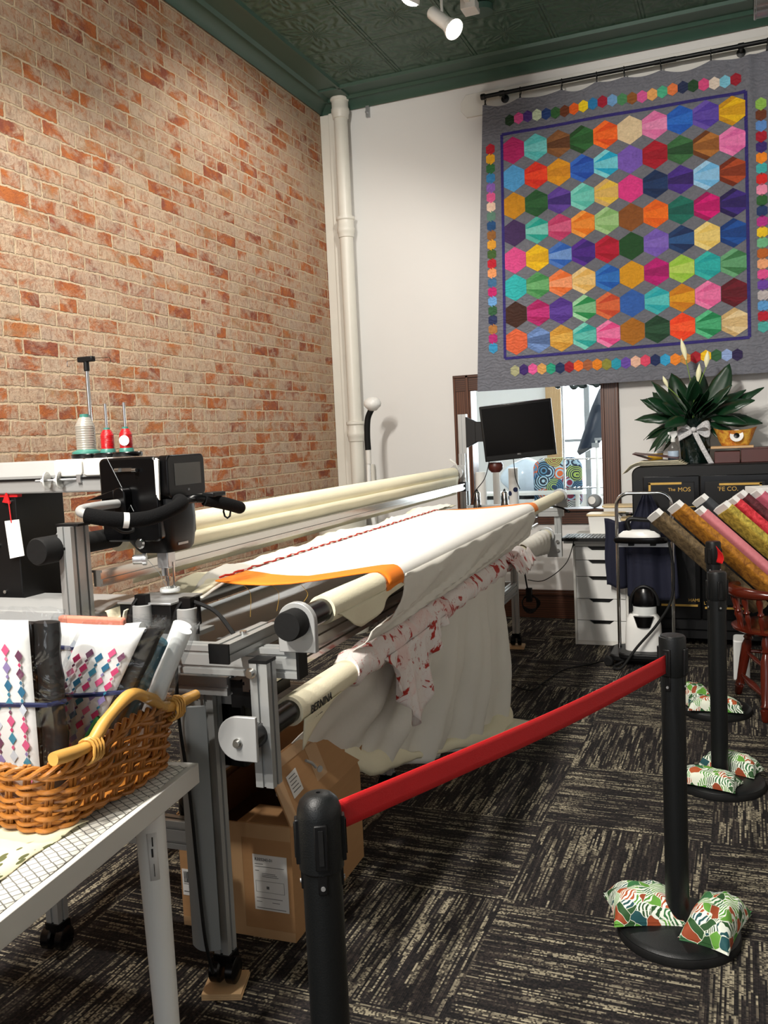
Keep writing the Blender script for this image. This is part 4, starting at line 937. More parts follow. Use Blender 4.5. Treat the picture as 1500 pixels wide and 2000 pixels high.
# needle bar assembly
b = MB(); b.box((-1.528, 2.175, 1.155), (-1.49, 2.215, 1.21)); b.box((-1.52, 2.18, 1.13), (-1.51, 2.2, 1.17)); Q('needle_housing', b, 'steel', bevel=.003)
b = MB(); b.cyl((-1.505, 2.19, 1.10), (-1.505, 2.19, 1.16), .0045, n=12); b.cyl((-1.505, 2.19, 1.115), (-1.505, 2.19, 1.128), .009, n=12); b.cyl((-1.49, 2.2, 1.095), (-1.49, 2.2, 1.17), .0035, n=10); b.cyl((-1.505, 2.19, 1.083), (-1.505, 2.19, 1.10), .0012, n=6); Q('needle_bar', b, 'chrome')
b = MB(); b.lathe([(.01, 0), (.028, 0), (.03, .004), (.028, .012), (.022, .012), (.012, .004)], (-1.50, 2.19, 1.083)); Q('presser_foot', b, 'clearplastic', label='clear round presser foot')
b = MB(); b.cyl((-1.56, 2.15, 1.185), (-1.585, 2.14, 1.185), .014); b.cyl((-1.55, 2.155, 1.185), (-1.56, 2.15, 1.185), .018); Q('thread_guide', b, 'steel')
b = MB(); b.tube([(-1.505, 2.185, 1.09), (-1.51, 2.16, 1.14), (-1.54, 2.13, 1.2)], .0008, 5); b.tube([(-1.64, 2.12, 1.49), (-1.60, 2.115, 1.42), (-1.55, 2.11, 1.33)], .0008, 5); Q('thread', b, 'greyplastic')
# lower arm
b = MB(); b.box((-1.58, 2.055, .985), (-1.41, 2.21, 1.07)); Q('lower_arm_end', b, 'black', bevel=.002)
b = MB(); b.box((-2.9, 2.19, .985), (-1.58, 2.30, 1.05)); Q('lower_arm', b, 'bracket', bevel=.002)
b = MB(); b.box((-1.585, 2.05, 1.07), (-1.405, 2.215, 1.076)); pl = Q('stitch_plate', b, 'steel', bevel=.002)
# thread guide plate and tension on the side
b = MB(); b.box((-1.60, 2.112, 1.445), (-1.55, 2.12, 1.455)); b.cyl((-1.605, 2.11, 1.45), (-1.59, 2.11, 1.45), .006); b.cyl((-1.545, 2.108, 1.448), (-1.53, 2.108, 1.448), .006); Q('side_thread_guide', b, 'screw')
# handlebars
b = MB(); b.rbox((-1.60, 2.085, 1.31), (-1.56, 2.12, 1.40), .018, axis=1); b.prism([(-1.70, 2.09, 1.365), (-1.60, 2.09, 1.395), (-1.60, 2.09, 1.37)], (0, .02, 0)); Q('handlebar_bracket', b, 'blackgloss', bevel=.003)
b = MB(); b.tube(bez([(-1.585, 2.10, 1.355), (-1.59, 2.0, 1.355), (-1.585, 1.93, 1.352), (-1.55, 1.89, 1.345), (-1.50, 1.90, 1.335), (-1.45, 1.93, 1.325)], 8), .0125, 14); Q('handlebar', b, 'bracket')
b = MB(); b.tube(bez([(-1.535, 1.885, 1.340), (-1.49, 1.90, 1.33), (-1.45, 1.925, 1.322)], 8), .021, 16); Q('foam_grip', b, 'foam')
b = MB(); b.cyl((-1.45, 1.925, 1.322), (-1.44, 1.935, 1.32), .021); Q('grip_collar', b, 'white')
b = MB(); b.tube(bez([(-1.44, 1.935, 1.32), (-1.40, 1.975, 1.323), (-1.375, 2.03, 1.337), (-1.375, 2.09, 1.352), (-1.41, 2.12, 1.36)], 8), [.02]*16+[.02]*14+[.018, .015, .01], 16) ; Q('foam_grip', b, 'foam')
b = MB(); b.tube(bez([(-1.46, 2.22, 1.345), (-1.42, 2.20, 1.355), (-1.39, 2.22, 1.355), (-1.36, 2.27, 1.34)], 8), .013, 14); Q('handlebar', b, 'blackgloss')
b = MB(); b.tube(bez([(-1.385, 2.225, 1.352), (-1.35, 2.28, 1.335), (-1.33, 2.33, 1.318)], 8), .019, 16); b.sphere((-1.33, 2.33, 1.318), .019); Q('foam_grip', b, 'foam')
b = MB(); b.box((-1.39, 2.22, 1.358), (-1.35, 2.29, 1.372)); Q('control_buttons', b, 'black', bevel=.003)
b = MB(); b.tube(bez([(-1.50, 1.92, 1.32), (-1.50, 1.98, 1.285), (-1.52, 2.06, 1.28), (-1.56, 2.1, 1.30)], 8), .004); b.tube([(-1.35+.012*math.cos(k*PI/4), 2.29, 1.31+.02*math.sin(k*PI/4)) for k in range(8)], .003, closed=True); Q('cable', b, 'rubber')
b = MB(); b.prism([(-1.475, 2.14, 1.34), (-1.475, 2.14, 1.365), (-1.395, 2.16, 1.36), (-1.395, 2.16, 1.345)], (0, .12, 0)); Q('handlebar_bridge', b, 'black', bevel=.004)
# bobbin winder
b = MB(); b.cyl((-1.93, 2.15, 1.425), (-1.80, 2.185, 1.426), .004, n=10); b.box((-1.80, 2.178, 1.415), (-1.785, 2.188, 1.44)); Q('bobbin_spindle', b, 'steel')
for x, y in ((-1.905, 2.157), (-1.865, 2.168)):
    b = MB(); b.lathe([(.0, 0), (.006, 0), (.008, .008), (.026, .016), (.027, .02), (.025, .02), (.006, .012), (0, .012)], (x-.008, y-.002, 1.425), (.96, .26, 0)); Q('white_bobbin_cup', b, 'white')
# spool discs and thread mast
for x in (-1.852, -1.77, -1.70):
    b = MB(); b.lathe([(0, 0), (.046, 0), (.048, .003), (.048, .012), (.045, .015), (0, .015)], (x, 2.30, 1.487), n=32); Q('spool_disc', b, 'blackgloss')
    b = MB(); b.cyl((x, 2.30, 1.50), (x, 2.30, 1.655 if x > -1.8 else 1.60), .0045, n=10); Q('spool_pin', b, 'chrome')
b = MB(); b.cyl((-1.865, 2.345, 1.49), (-1.865, 2.345, 1.80), .0065, n=14); mast = Q('thread_mast', b, 'chrome')
b = MB(); b.box((-1.893, 2.335, 1.795), (-1.835, 2.355, 1.812)); b.cyl((-1.865, 2.345, 1.765), (-1.865, 2.345, 1.80), .009); qm.part('mast_head', b, 'black', parent=mast, bevel=.003)
b = MB(); b.tube([(-1.835, 2.345, 1.805), (-1.775, 2.345, 1.803), (-1.770, 2.345, 1.795), (-1.775, 2.345, 1.785)], .0015, 6); qm.part('thread_wire', b, 'chrome', parent=mast)
b = MB(); b.tube([(-1.893, 2.345, 1.805), (-1.94, 2.345, 1.803), (-1.94, 2.345, 1.785), (-1.93, 2.345, 1.785)], .0015, 6); qm.part('thread_wire', b, 'chrome', parent=mast)
# carriage under the head
b = MB(); b.prism([(-2.35, 2.02, .99), (-2.35, 2.04, 1.045), (-2.35, 2.12, 1.06), (-2.35, 2.16, 1.06), (-2.35, 2.16, .99)], (.72, 0, 0)); Q('carriage_cover', b, 'bracket', bevel=.003)
b = MB(); b.box((-2.35, 2.0, .975), (-1.35, 2.18, .988)); Q('carriage_plate', b, 'alu')
b = MB(); b.box((-2.35, 1.985, .93), (-1.4, 2.0, .985)); Q('carriage_side', b, 'bracket', bevel=.003)

def cone(x, h, r, mat, lab, cap_r, group):
    t = Thing('thread_spool', lab, 'thread spool', (x, 2.30, 1.502), machine=True, group=group)
    b = MB(); b.lathe([(0, 0), (cap_r, 0), (cap_r*.98, .006), (r*1.02, .012), (r*.98, h*.12), (0, h*.12)], (x, 2.30, 1.502), n=28); t.part('spool_base', b, 'teal')
    pr = [(0, h*.1)]
    for i in range(41):
        k = i/40; rr = r*(1 if k < .72 else lerp(1, .55, ((k-.72)/.28)**1.3)); pr.append((rr+.0006*math.sin(i*2.2), h*(.1+.82*k)))
    pr.append((0, h*.92)); b = MB(); b.lathe(pr, (x, 2.30, 1.502), n=28); t.part('thread', b, mat)
    b = MB(); b.lathe([(0, h*.9), (r*.5, h*.9), (r*.46, h), (0, h)], (x, 2.30, 1.502), n=20); t.part('spool_top', b, 'teal')
    return t
cone(-1.852, .125, .030, 'thread_silver', 'large cone of silver-grey thread on the quilting machine', .045, 'thread spools on the machine')
cone(-1.77, .078, .0205, 'thread_red', 'red thread spool between the silver cone and the labelled red spool', .024, 'thread spools on the machine')
tt = cone(-1.70, .078, .0195, 'thread_red', 'red thread spool with a round white label, nearest the machine head', .023, 'thread spools on the machine')
b = MB(); b.lathe([(0, 0), (.016, 0), (.016, .002), (0, .002)], (-1.693, 2.2815, 1.537), (.3, -1, 0), n=20); tt.part('round_label', b, 'paper')
t = Thing('hang_tag', 'white hang tag on a red cord against the machine column', 'tag', (-2.06, 2.19, 1.2), machine=True)
b = MB(); b.prism([(-2.10, 2.188, 1.30), (-2.042, 2.188, 1.305), (-2.03, 2.186, 1.19), (-2.088, 2.186, 1.18)], (0, .0015, 0)); t.part('card', b, 'paper')
b = MB(); b.tube([(-2.09, 2.195, 1.395), (-2.078, 2.19, 1.35), (-2.072, 2.187, 1.295)], .002); b.prism([(-2.105, 2.19, 1.36), (-2.085, 2.19, 1.395), (-2.075, 2.19, 1.355)], (0, .004, 0)); t.part('red_cord', b, 'red')

# ============================================================ NEAR TABLE WITH BASKET
TC = Vector((-1.248, 1.762, 0)); e1 = Vector((.128, -.992, 0)).normalized(); e2 = Vector((-.992, -.128, 0)).normalized()
TZ = .73
t = Thing('side_table', 'white table in the near left corner under the wicker basket', 'table', TC+e1*.6+e2*.35)
b = MB(); b.prism([TC+Vector((0, 0, TZ-.05)), TC+e1*1.5+Vector((0, 0, TZ-.05)), TC+e1*1.5+e2*.75+Vector((0, 0, TZ-.05)), TC+e2*.75+Vector((0, 0, TZ-.05))], (0, 0, .05)); t.part('tabletop', b, 'whitelac', bevel=.002)
for i, (a_, c_) in enumerate(((.15, .055), (1.42, .06), (.15, .66), (1.42, .66))):
    p = TC+e1*a_+e2*c_; q = p+Vector((.028 if i < 2 else -.03, -.02 if i % 2 == 0 else .03, 0))*1.0
    b = MB(); b.cyl((q.x, q.y, 0), (p.x, p.y, TZ-.05), .027, .035, n=24); lg = t.part('leg', b, 'white')
    if i == 0:
        b = MB(); ax = Vector((p.x-q.x, p.y-q.y, TZ-.05)).normalized()
        for dz, hgt, nm in ((0, .085, 0),):
            R = []
            for h in (.52, .63):
                c0 = q.lerp(p, h/(TZ-.05)); c0.z = h; rad = lerp(.027, .035, h/(TZ-.05))+.0006
                R.append([c0+Vector((math.cos(-1.2+a*.13)*rad, math.sin(-1.2+a*.13)*rad, 0)) for a in range(6)])
            V = [[b.b.verts.new(x) for x in r_] for r_ in R]
            for k in range(5): b.b.faces.new((V[0][k], V[0][k+1], V[1][k+1], V[1][k]))
        t.part('sticker', b, 'label', parent=lg, solid=.0004)
        b = MB()
        for h0, h1, a0, a1 in ((.60, .622, -.9, -.82), (.575, .595, -.98, -.86), (.53, .56, -.9, -.86)):
            c0 = q.lerp(p, h0/(TZ-.05)); c0.z = h0; rad = lerp(.027, .035, h0/(TZ-.05))+.0012
            P0 = [c0+Vector((math.cos(a_)*rad, math.sin(a_)*rad, 0)) for a_ in (a0, a1)]; P1 = [x+Vector((0, 0, h1-h0)) for x in reversed(P0)]
            b.prism(P0+P1, Vector((.0005, -.0005, 0)))
        t.part('sticker_print', b, 'ink', parent=lg)
def tpt(a, c, z): return TC+e1*a+e2*c+Vector((0, 0, TZ+z))
b = MB(); b.grid(lambda u, v: tpt(lerp(.03, 1.45, u), lerp(.014, .72, v)+.002*math.sin(u*31), .002+.0012*math.sin(u*40+v*9)), 50, 12); solo('wire_print_cloth', b, 'wireprint', 'white cloth with a chicken-wire print lying flat on the side table', 'cloth', TC+Vector((0, 0, TZ)), solid=.001)
b = MB(); b.grid(lambda u, v: tpt(lerp(.36, .86, u), lerp(.07+.02*math.sin(u*4), .6, v), .007+.003*math.sin(u*25+v*4)+.004*noise.noise(Vector((u*5, v*5, 0)))), 30, 12); solo('leaf_print_cloth', b, 'leafprint', 'cream cloth with olive leaf print on the side table in front of the basket', 'cloth', TC+Vector((0, 0, TZ)), solid=.002)

# basket
BX0, BX1, BY0, BY1, BZ = -1.92, -1.285, 1.315, 1.72, TZ+.012
def bper(s, off=0):
    """point on the rounded rectangle of the basket wall, s in 0..1"""
    r = .07; x0, x1, y0, y1 = BX0-off, BX1+off, BY0-off, BY1+off; r += off
    segs = [(x1-x0-2*r), PI/2*r, (y1-y0-2*r), PI/2*r]; per = 2*sum(segs); d = (s % 1)*per
    seq = [('l', (x0+r, y0), (1, 0), segs[0]), ('a', (x1-r, y0+r), -PI/2, segs[1]), ('l', (x1, y0+r), (0, 1), segs[2]), ('a', (x1-r, y1-r), 0, segs[1]), ('l', (x1-r, y1), (-1, 0), segs[0]), ('a', (x0+r, y1-r), PI/2, segs[1]), ('l', (x0, y1-r), (0, -1), segs[2]), ('a', (x0+r, y0+r), PI, segs[1])]
    for k, p, q, L in seq:
        if d <= L:
            if k == 'l': return (p[0]+q[0]*d, p[1]+q[1]*d), (q[1], -q[0])
            a = q+d/r; return (p[0]+r*math.cos(a), p[1]+r*math.sin(a)), (math.cos(a), math.sin(a))
        d -= L
    return (x0+r, y0), (0, -1)
t = Thing('wicker_basket', 'honey wicker basket full of fabric kits on the white side table', 'basket', ((BX0+BX1)/2, (BY0+BY1)/2, TZ))
NS = 44
b = MB(); rows = 12; random.seed(3); NSW = 0
for r in range(rows):
    for strand in range(2 if r in (0, rows-1) else 1):
        pts = []; n = NS*6
        ph = random.random()*.01
        for i in range(n):
            s = i/n; k = r/(rows-1)
            (x, y), (nx, ny) = bper(s, .02*k)
            w_ = .0095*math.cos(PI*i/6+(PI if (r+strand) % 2 else 0))
            hx = 1+.12*math.sin(s*2*PI*2+1)+(.22*math.exp(-(((y-1.53)/.13)**2)) if x > BX1-.05 else 0)
            z = BZ+.006+.0118*r*hx+.0032*math.sin(s*43+r*2.3)+.002*math.sin(i*.23+r*1.7)
            pts.append((x+nx*w_, y+ny*w_, z))
        b.tube(pts, .0043+.0014*random.random(), 7, closed=True)
t.part('woven_wall', b, 'wicker')
b = MB()
for i in range(NS):
    s = (i)/NS
    for ds in (-.0022, .0022):
        (x0, y0), (n0, n1) = bper(s+ds, 0); (x1, y1), _ = bper(s+ds, .02); b.tube([(x0, y0, BZ), (x1, y1, BZ+.145)], .0042, 6)
t.part('stakes', b, 'wicker')
b = MB(); b.rbox((BX0+.005, BY0+.005, TZ+.010), (BX1-.005, BY1-.005, TZ+.018), .06); t.part('bottom', b, 'wicker')
b = MB()
for q in range(3):
    pts = []
    for i in range(240):
        s = i/240; (x, y), (nx, ny) = bper(s, .022); hx = .142*(1+.12*math.sin(s*2*PI*2+1)+(.22*math.exp(-(((y-1.53)/.13)**2)) if x > BX1-.05 else 0)); a = s*2*PI*26+q*2.1
        pts.append((x+nx*.009*math.cos(a), y+ny*.009*math.cos(a), BZ+hx+.009*math.sin(a)))
    b.tube(pts, .0052, 7, closed=True)
t.part('braided_rim', b, 'wicker')
b = MB(); hp = bez([(-1.262, 1.30, .905), (-1.262, 1.40, .898), (-1.26, 1.46, .935), (-1.258, 1.54, .965), (-1.26, 1.61, .935), (-1.262, 1.67, .898), (-1.262, 1.79, .893)], 10); b.tube(hp, [.0135+.001*math.sin(i*.5) for i in range(len(hp))], 14); hd = t.part('side_handle', b, 'wickerhandle')
for y0 in (1.395, 1.685):
    b = MB()
    for k in range(4):
        yy = y0+k*.009; b.tube([(-1.262+.0195*math.cos(a*PI/7), yy+.004*math.sin(a), .895-.008+.026*math.sin(a*PI/7)) for a in range(14)], .0035, 6, closed=True)
    t.part('cane_binding', b, 'wickerhandle')

def diamonds(b, O, X, Y, cols, rows_, w, h, seed):
    """chains of small and large diamonds printed on a sheet"""
    lay = b.b.loops.layers.float_color.new('Col'); rnd = random.Random(seed); N = X.cross(Y).normalized()*.0006
    pal = [lin(c) for c in '#c83a6c #e0789c #2a6a8c #6a3a56 #c9d0da #8f7fb0 #3c86a0 #d85a86'.split()]
    for c in range(cols):
        for r in range(rows_):
            big = r % 2 == 0; s = .0135 if big else .0055; cx = (c+.6)/cols*w; cy = h*.05+(r+.4)/rows_*h*.82+((c % 2)*.5)*h/rows_
            if cy > h*.93: continue
            p = O+X*cx+Y*cy; col = pal[rnd.randrange(len(pal))]
            vs = [b.b.verts.new(p+X*dx*s*.8+Y*dy*s+N*sg) for sg in (1, 0) for dx, dy in ((0, 1), (1, 0), (0, -1), (-1, 0))]
            for f in ((0, 1, 2, 3), (4, 7, 6, 5), (0, 4, 5, 1), (1, 5, 6, 2), (2, 6, 7, 3), (3, 7, 4, 0)):
                q = b.b.faces.new([vs[k] for k in f])
                for l in q.loops: l[lay] = (*col, 1)
nt = NT('printed_colours'); a_ = nt.n('ShaderNodeVertexColor'); a_.layer_name = 'Col'; nt.set(a_.outputs[0], .6); M['printed'] = nt.m
def kit(lab, BL, X, Y, w, h, bw, seed, ribz=.52, thick=.03):
    """a bagged kit: printed sheet wrapped round folded black cloth, tied with a navy ribbon"""
    BL = Vector(BL); X = Vector(X).normalized(); Y = Vector(Y).normalized(); N = Y.cross(X).normalized()   # N points toward the back
    if N.y < 0: N = -N
    t = Thing('quilt_kit', lab, 'fabric kit', BL, group='bagged fabric kits in the basket')
    def pt(a, c, d): return BL+X*a+Y*c+N*d
    b = MB(); V0_ = [[b.b.verts.new(pt(w*i/8, h*j/8, -.012*math.sin(PI*i/8*.9)-.002)) for j in range(9)] for i in range(9)]
    for i in range(8):
        for j in range(8): b.b.faces.new((V0_[i][j], V0_[i+1][j], V0_[i+1][j+1], V0_[i][j+1]))
    t.part('printed_sheet', b, 'paper', solid=.0012)
    b = MB(); Nn = -X.cross(Y)
    diamonds(b, pt(.01, 0, -.0155), X, Y, 5, 15, w-.02, h*.95, seed); t.part('diamond_print', b, 'printed', smooth=False)
    b = MB(); R = []
    for j in range(13):
        y = h*(.01+.97*j/12); q = .006*math.sin(j*1.7+seed)
        R.append([pt(w+bw*.5+bw*.55*math.cos(a)*(1+q*6), y, thick*.5+thick*.62*math.sin(a)+q*.5) for a in [2*PI*k/14 for k in range(14)]])
    b.loft(R, True); b.box((0, 0, 0), (0.001, .001, .001)); b.b.verts.ensure_lookup_table()
    for v in list(b.b.verts)[-8:]: b.b.verts.remove(v)
    t.part('folded_black_cloth', b, 'blackcloth')
    b = MB(); b.prism([pt(.005, .01, .003), pt(w, .01, .003), pt(w, h*.97, .003), pt(.005, h*.97, .003)], N*thick); t.part('black_cloth_stack', b, 'blackcloth')
    b = MB(); zz = h*ribz
    b.tube([pt(-.004, zz, -.006), pt(w*.5, zz, -.0165), pt(w*.95, zz+.004, -.01), pt(w+bw*.75, zz+.008, -.003-bw*.2), pt(w+bw*1.08, zz+.01, thick*.5), pt(w*.5, zz, thick+.008), pt(-.004, zz, thick)], .0055, 6, closed=True); t.part('navy_ribbon', b, 'navyribbon')
    b = MB(); e = .012
    def bag(u, v, sd):
        a = lerp(-e, w+bw*1.15+e, u); c = lerp(-.005, h+.02, v); puff = math.sin(PI*u)*math.sin(PI*min(1, v*1.02+.02))
        d = (-.0175-.016*puff**.4 if sd else thick+.006+.012*puff**.4)+.003*noise.noise(Vector((u*6, v*8, seed)))
        if u in (0, 1): d = thick*.3
        return pt(a, c+.006*noise.noise(Vector((u*7, 0, seed)))*(v > .95), d)
    b.grid(lambda u, v: bag(u, v, True), 20, 20); b.grid(lambda u, v: bag(u, v, False), 20, 20); t.part('plastic_bag', b, 'film', label='clear plastic bag')
    return t
kit('upright bagged kit at the far left of the basket, its ribbon level', (-1.615, 1.42, .775), (1, .02, 0), (.0, .0, 1), .20, .378, .058, 1, .50)
kit('leaning bagged kit right of the upright kit, in front', (-1.575, 1.53, .785), (.97, .1, .04), (.50, .06, .86), .165, .372, .042, 5, .52, .02)
kit('bagged kit standing behind the leaning kit, ribbon slanting', (-1.68, 1.66, .785), (1, .03, 0), (.30, .03, .95), .26, .32, .04, 9, .8)
t = Thing('fabric_roll_kit', 'bagged kit with blue and clear rolls at the right end of the basket', 'fabric kit', (-1.35, 1.60, .77), group='bagged fabric kits in the basket')
b = MB(); b.cyl((-1.385, 1.595, .79), (-1.218, 1.60, 1.075), .021, n=16); t.part('blue_cloth_roll', b, 'bluefab')
b = MB(); b.cyl((-1.345, 1.64, .79), (-1.185, 1.65, 1.09), .019, n=16); t.part('clear_roll', b, 'clearplastic')
b = MB(); b.cyl((-1.355, 1.67, .79), (-1.21, 1.68, 1.095), .022, n=16); t.part('white_roll', b, 'paper')
b = MB(); b.cyl((-1.42, 1.545, .80), (-1.345, 1.55, .90), .02, n=16); t.part('green_cloth_roll', b, 'greenfab')
b = MB(); b.cyl((-1.345, 1.65, 1.085), (-1.30, 1.65, 1.09), .014, n=12); t.part('roll_end', b, 'paper')
b = MB()
def bg(u, v, s):
    x = lerp(-1.42, -1.30, u)+lerp(0, .165, v)+.0; y = 1.63+s*(.055*math.sin(PI*u)**.5)+.004*noise.noise(Vector((u*9, v*9, s)))
    return Vector((x, y, lerp(.78, 1.11, v)+.008*noise.noise(Vector((u*7, 3, s)))*(v > .9)))
b.grid(lambda u, v: bg(u, v, -1), 16, 20); b.grid(lambda u, v: bg(u, v, 1), 16, 20); t.part('plastic_bag', b, 'film', label='clear plastic bag')
b = MB(); b.box((-1.60, 1.70, .78), (-1.40, 1.72, 1.098)); solo('coral_fabric_bundle', b, 'coral', 'coral fabric bundle peeking out behind the bagged kits', 'fabric', (-1.5, 1.71, .78), bevel=.006)

# ============================================================ CARTON, WHEEL PADS, HAND CONTROLLER
A_ = Vector((-1.656, 2.205, 0)); B_ = Vector((-1.263, 2.221, 0)); C_ = Vector((-1.287, 2.792, 0)); D_ = A_+(C_-B_); HB = .36
t = Thing('cardboard_carton', 'open brown cardboard carton with white labels under the near end of the frame', 'box', (A_+C_)/2)
def wall_(p, q, name, ins=.005):
    b = MB(); d = (q-p).normalized(); nn = Vector((-d.y, d.x, 0))*ins
    b.prism([p, q, q+Vector((0, 0, HB)), p+Vector((0, 0, HB))], nn); return t.part(name, b, 'card')
fr_ = wall_(A_, B_, 'side_panel'); rs_ = wall_(B_, C_, 'side_panel'); wall_(C_, D_, 'side_panel'); wall_(D_, A_, 'side_panel')
b = MB(); b.prism([A_+Vector((.005, .005, .004)), B_+Vector((-.005, .005, .004)), C_+Vector((-.005, -.005, .004)), D_+Vector((.005, -.005, .004))], (0, 0, .006)); t.part('bottom_panel', b, 'card')
def flap(p, q, d, L, inset=.0, name='flap', m='card'):
    d = Vector(d).normalized(); e = (q-p).normalized(); z = Vector((0, 0, HB)); nn = e.cross(d).normalized()*.004
    b = MB(); b.prism([p+z, q+z, q+z+d*L-e*inset, p+z+d*L+e*inset], nn); return t.part(name, b, m)
rf = flap(B_, C_, (-.38, -.02, 1), .205, 0)
b = MB(); zz = Vector((0, 0, HB)); dd = Vector((-.38, -.02, 1)).normalized()
FO = Vector((.0042, 0, .0016))
for (s0, s1_, l0, l1) in ((.0, .09, .0, .2), (.0, 1, .165, .2), (.42, .56, .05, .17)):
    b.prism([FO+B_.lerp(C_, s0)+zz+dd*l0, FO+B_.lerp(C_, s1_)+zz+dd*l0, FO+B_.lerp(C_, s1_)+zz+dd*l1, FO+B_.lerp(C_, s0)+zz+dd*l1], Vector((.0008, 0, .0003)))
t.part('packing_tape', b, 'tape', parent=rf)
b = MB(); b.prism([FO+B_.lerp(C_, .13)+zz+dd*.06, FO+B_.lerp(C_, .25)+zz+dd*.065, FO+B_.lerp(C_, .25)+zz+dd*.135, FO+B_.lerp(C_, .13)+zz+dd*.13], Vector((.0016, 0, .0006))); t.part('flap_label', b, 'label', parent=rf)
b = MB()
for k in range(5): b.prism([FO+B_.lerp(C_, .145)+zz+dd*(.075+.011*k)+Vector((.0016, 0, .0006)), FO+B_.lerp(C_, .235-.01*(k % 3))+zz+dd*(.077+.011*k)+Vector((.0016, 0, .0006)), FO+B_.lerp(C_, .235-.01*(k % 3))+zz+dd*(.080+.011*k)+Vector((.0016, 0, .0006)), FO+B_.lerp(C_, .145)+zz+dd*(.078+.011*k)+Vector((.0016, 0, .0006))], Vector((.0004, 0, .0002)))
t.part('label_print', b, 'inkgrey', parent=rf)
flap(D_, A_, (.62, 0, .55), .20, .02); flap(C_, D_, (0, .5, .6), .16, .01); flap(A_.lerp(B_, .55), B_, (0, .9, .12), .10, .02)
b = MB(); b.box((-1.60, 2.30, .2), (-1.33, 2.75, .29)); t.part('dark_inner_carton', b, 'brownbox_in')
def onfront(x0, x1, z0, z1, m, name, th=.0012, off=0):
    p = lambda x, z: A_.lerp(B_, (x-A_.x)/(B_.x-A_.x))+Vector((0, -.0006-off, z))
    b = MB(); b.prism([p(x0, z0), p(x1, z0), p(x1, z1), p(x0, z1)], (0, -th, 0)); return t.part(name, b, m, parent=fr_)
onfront(-1.655, -1.264, .0, .03, 'tape', 'packing_tape', .0006); onfront(-1.655, -1.264, .315, .36, 'tape', 'packing_tape', .0006); onfront(-1.47, -1.43, .03, .315, 'tape', 'packing_tape', .0005)
onfront(-1.395, -1.28, .09, .265, 'label', 'address_label'); onfront(-1.65, -1.575, .10, .185, 'label', 'barcode_label')
def fp(x, z, off=.0022): return A_.lerp(B_, (x-A_.x)/(B_.x-A_.x))+Vector((0, -off, z))
b = text_mb('R355243-01', .0125, fp(-1.388, .246), B_-A_, (0, 0, 1), .0003); t.part('label_lettering', b, 'ink', parent=fr_)
b = MB()
def line(x0, x1, z, h=.0016): b.prism([fp(x0, z), fp(x1, z), fp(x1, z+h), fp(x0, z+h)], (0, -.0004, 0))
for k, (x0, x1) in enumerate(((-1.388, -1.36), (-1.388, -1.29), (-1.388, -1.375), (-1.365, -1.32), (-1.365, -1.315), (-1.365, -1.31), (-1.388, -1.32), (-1.388, -1.37))): line(x0, x1, [.235, .227, .214, .206, .201, .196, .128, .116][k])
for x0, x1, z in ((-1.388, -1.292, .182), (-1.388, -1.292, .147)): line(x0, x1, z, .0008)
for x0 in (-1.388, -1.2928): b.prism([fp(x0, .147), fp(x0+.0008, .147), fp(x0+.0008, .182), fp(x0, .182)], (0, -.0004, 0))
line(-1.352, -1.343, .158, .009); line(-1.335, -1.30, .128); line(-1.335, -1.31, .116); line(-1.388, -1.29, .096, .002)
t.part('label_print', b, 'inkgrey', parent=fr_)
b = MB(); random.seed(5); x = -1.643
while x < -1.585: wd = random.choice((.0009, .0016, .0024)); b.prism([fp(x, .142), fp(x+wd, .142), fp(x+wd, .178), fp(x, .178)], (0, -.0004, 0)); x += wd+random.choice((.001, .0018))
line(-1.645, -1.58, .137, .001); line(-1.645, -1.59, .112, .002); t.part('barcode', b, 'ink', parent=fr_)

def pad(u, v, lab, rz=.3):
    b = MB(); Rm = Matrix.Rotation(rz, 3, 'Z')
    for k in range(3): b.box((u-.055, v-.055, .006*k), (u+.055+.002*(k == 1), v+.055, .006*k+.0055), Rm, (u, v, 0))
    solo('plywood_pad', b, 'ply', lab, 'wheel pad', (u, v, 0), machine=True, group='plywood pads under the castors')
pad(-1.28, 2.01, 'square plywood pad under the castor nearest the camera'); pad(-1.28, 6.02, 'square plywood pad under the castor at the far end of the frame', .1)
t = Thing('hand_controller', 'small black and silver box hanging on a cable beside the near frame leg', 'controller', (-1.47, 2.02, .5))
b = MB(); R = []
for k, r in ((0, .6), (.2, .95), (.5, 1), (.8, .85), (1, .5)):
    z = lerp(.53, .42, k); R.append([Vector((-1.478+.028*r*math.cos(a), 2.02+.02*r*math.sin(a), z)) for a in [2*PI*i/16 for i in range(16)]])
b.loft(R, True); t.part('body', b, 'blackgloss')
b = MB(); b.rbox((-1.475, 1.998, .455), (-1.445, 2.03, .53), .01, axis=1); t.part('silver_cover', b, 'steel')
b = MB(); b.tube(bez([(-1.478, 2.02, .53), (-1.482, 2.02, .7), (-1.50, 2.02, .9)], 6), .003); t.part('cable', b, 'rubber')

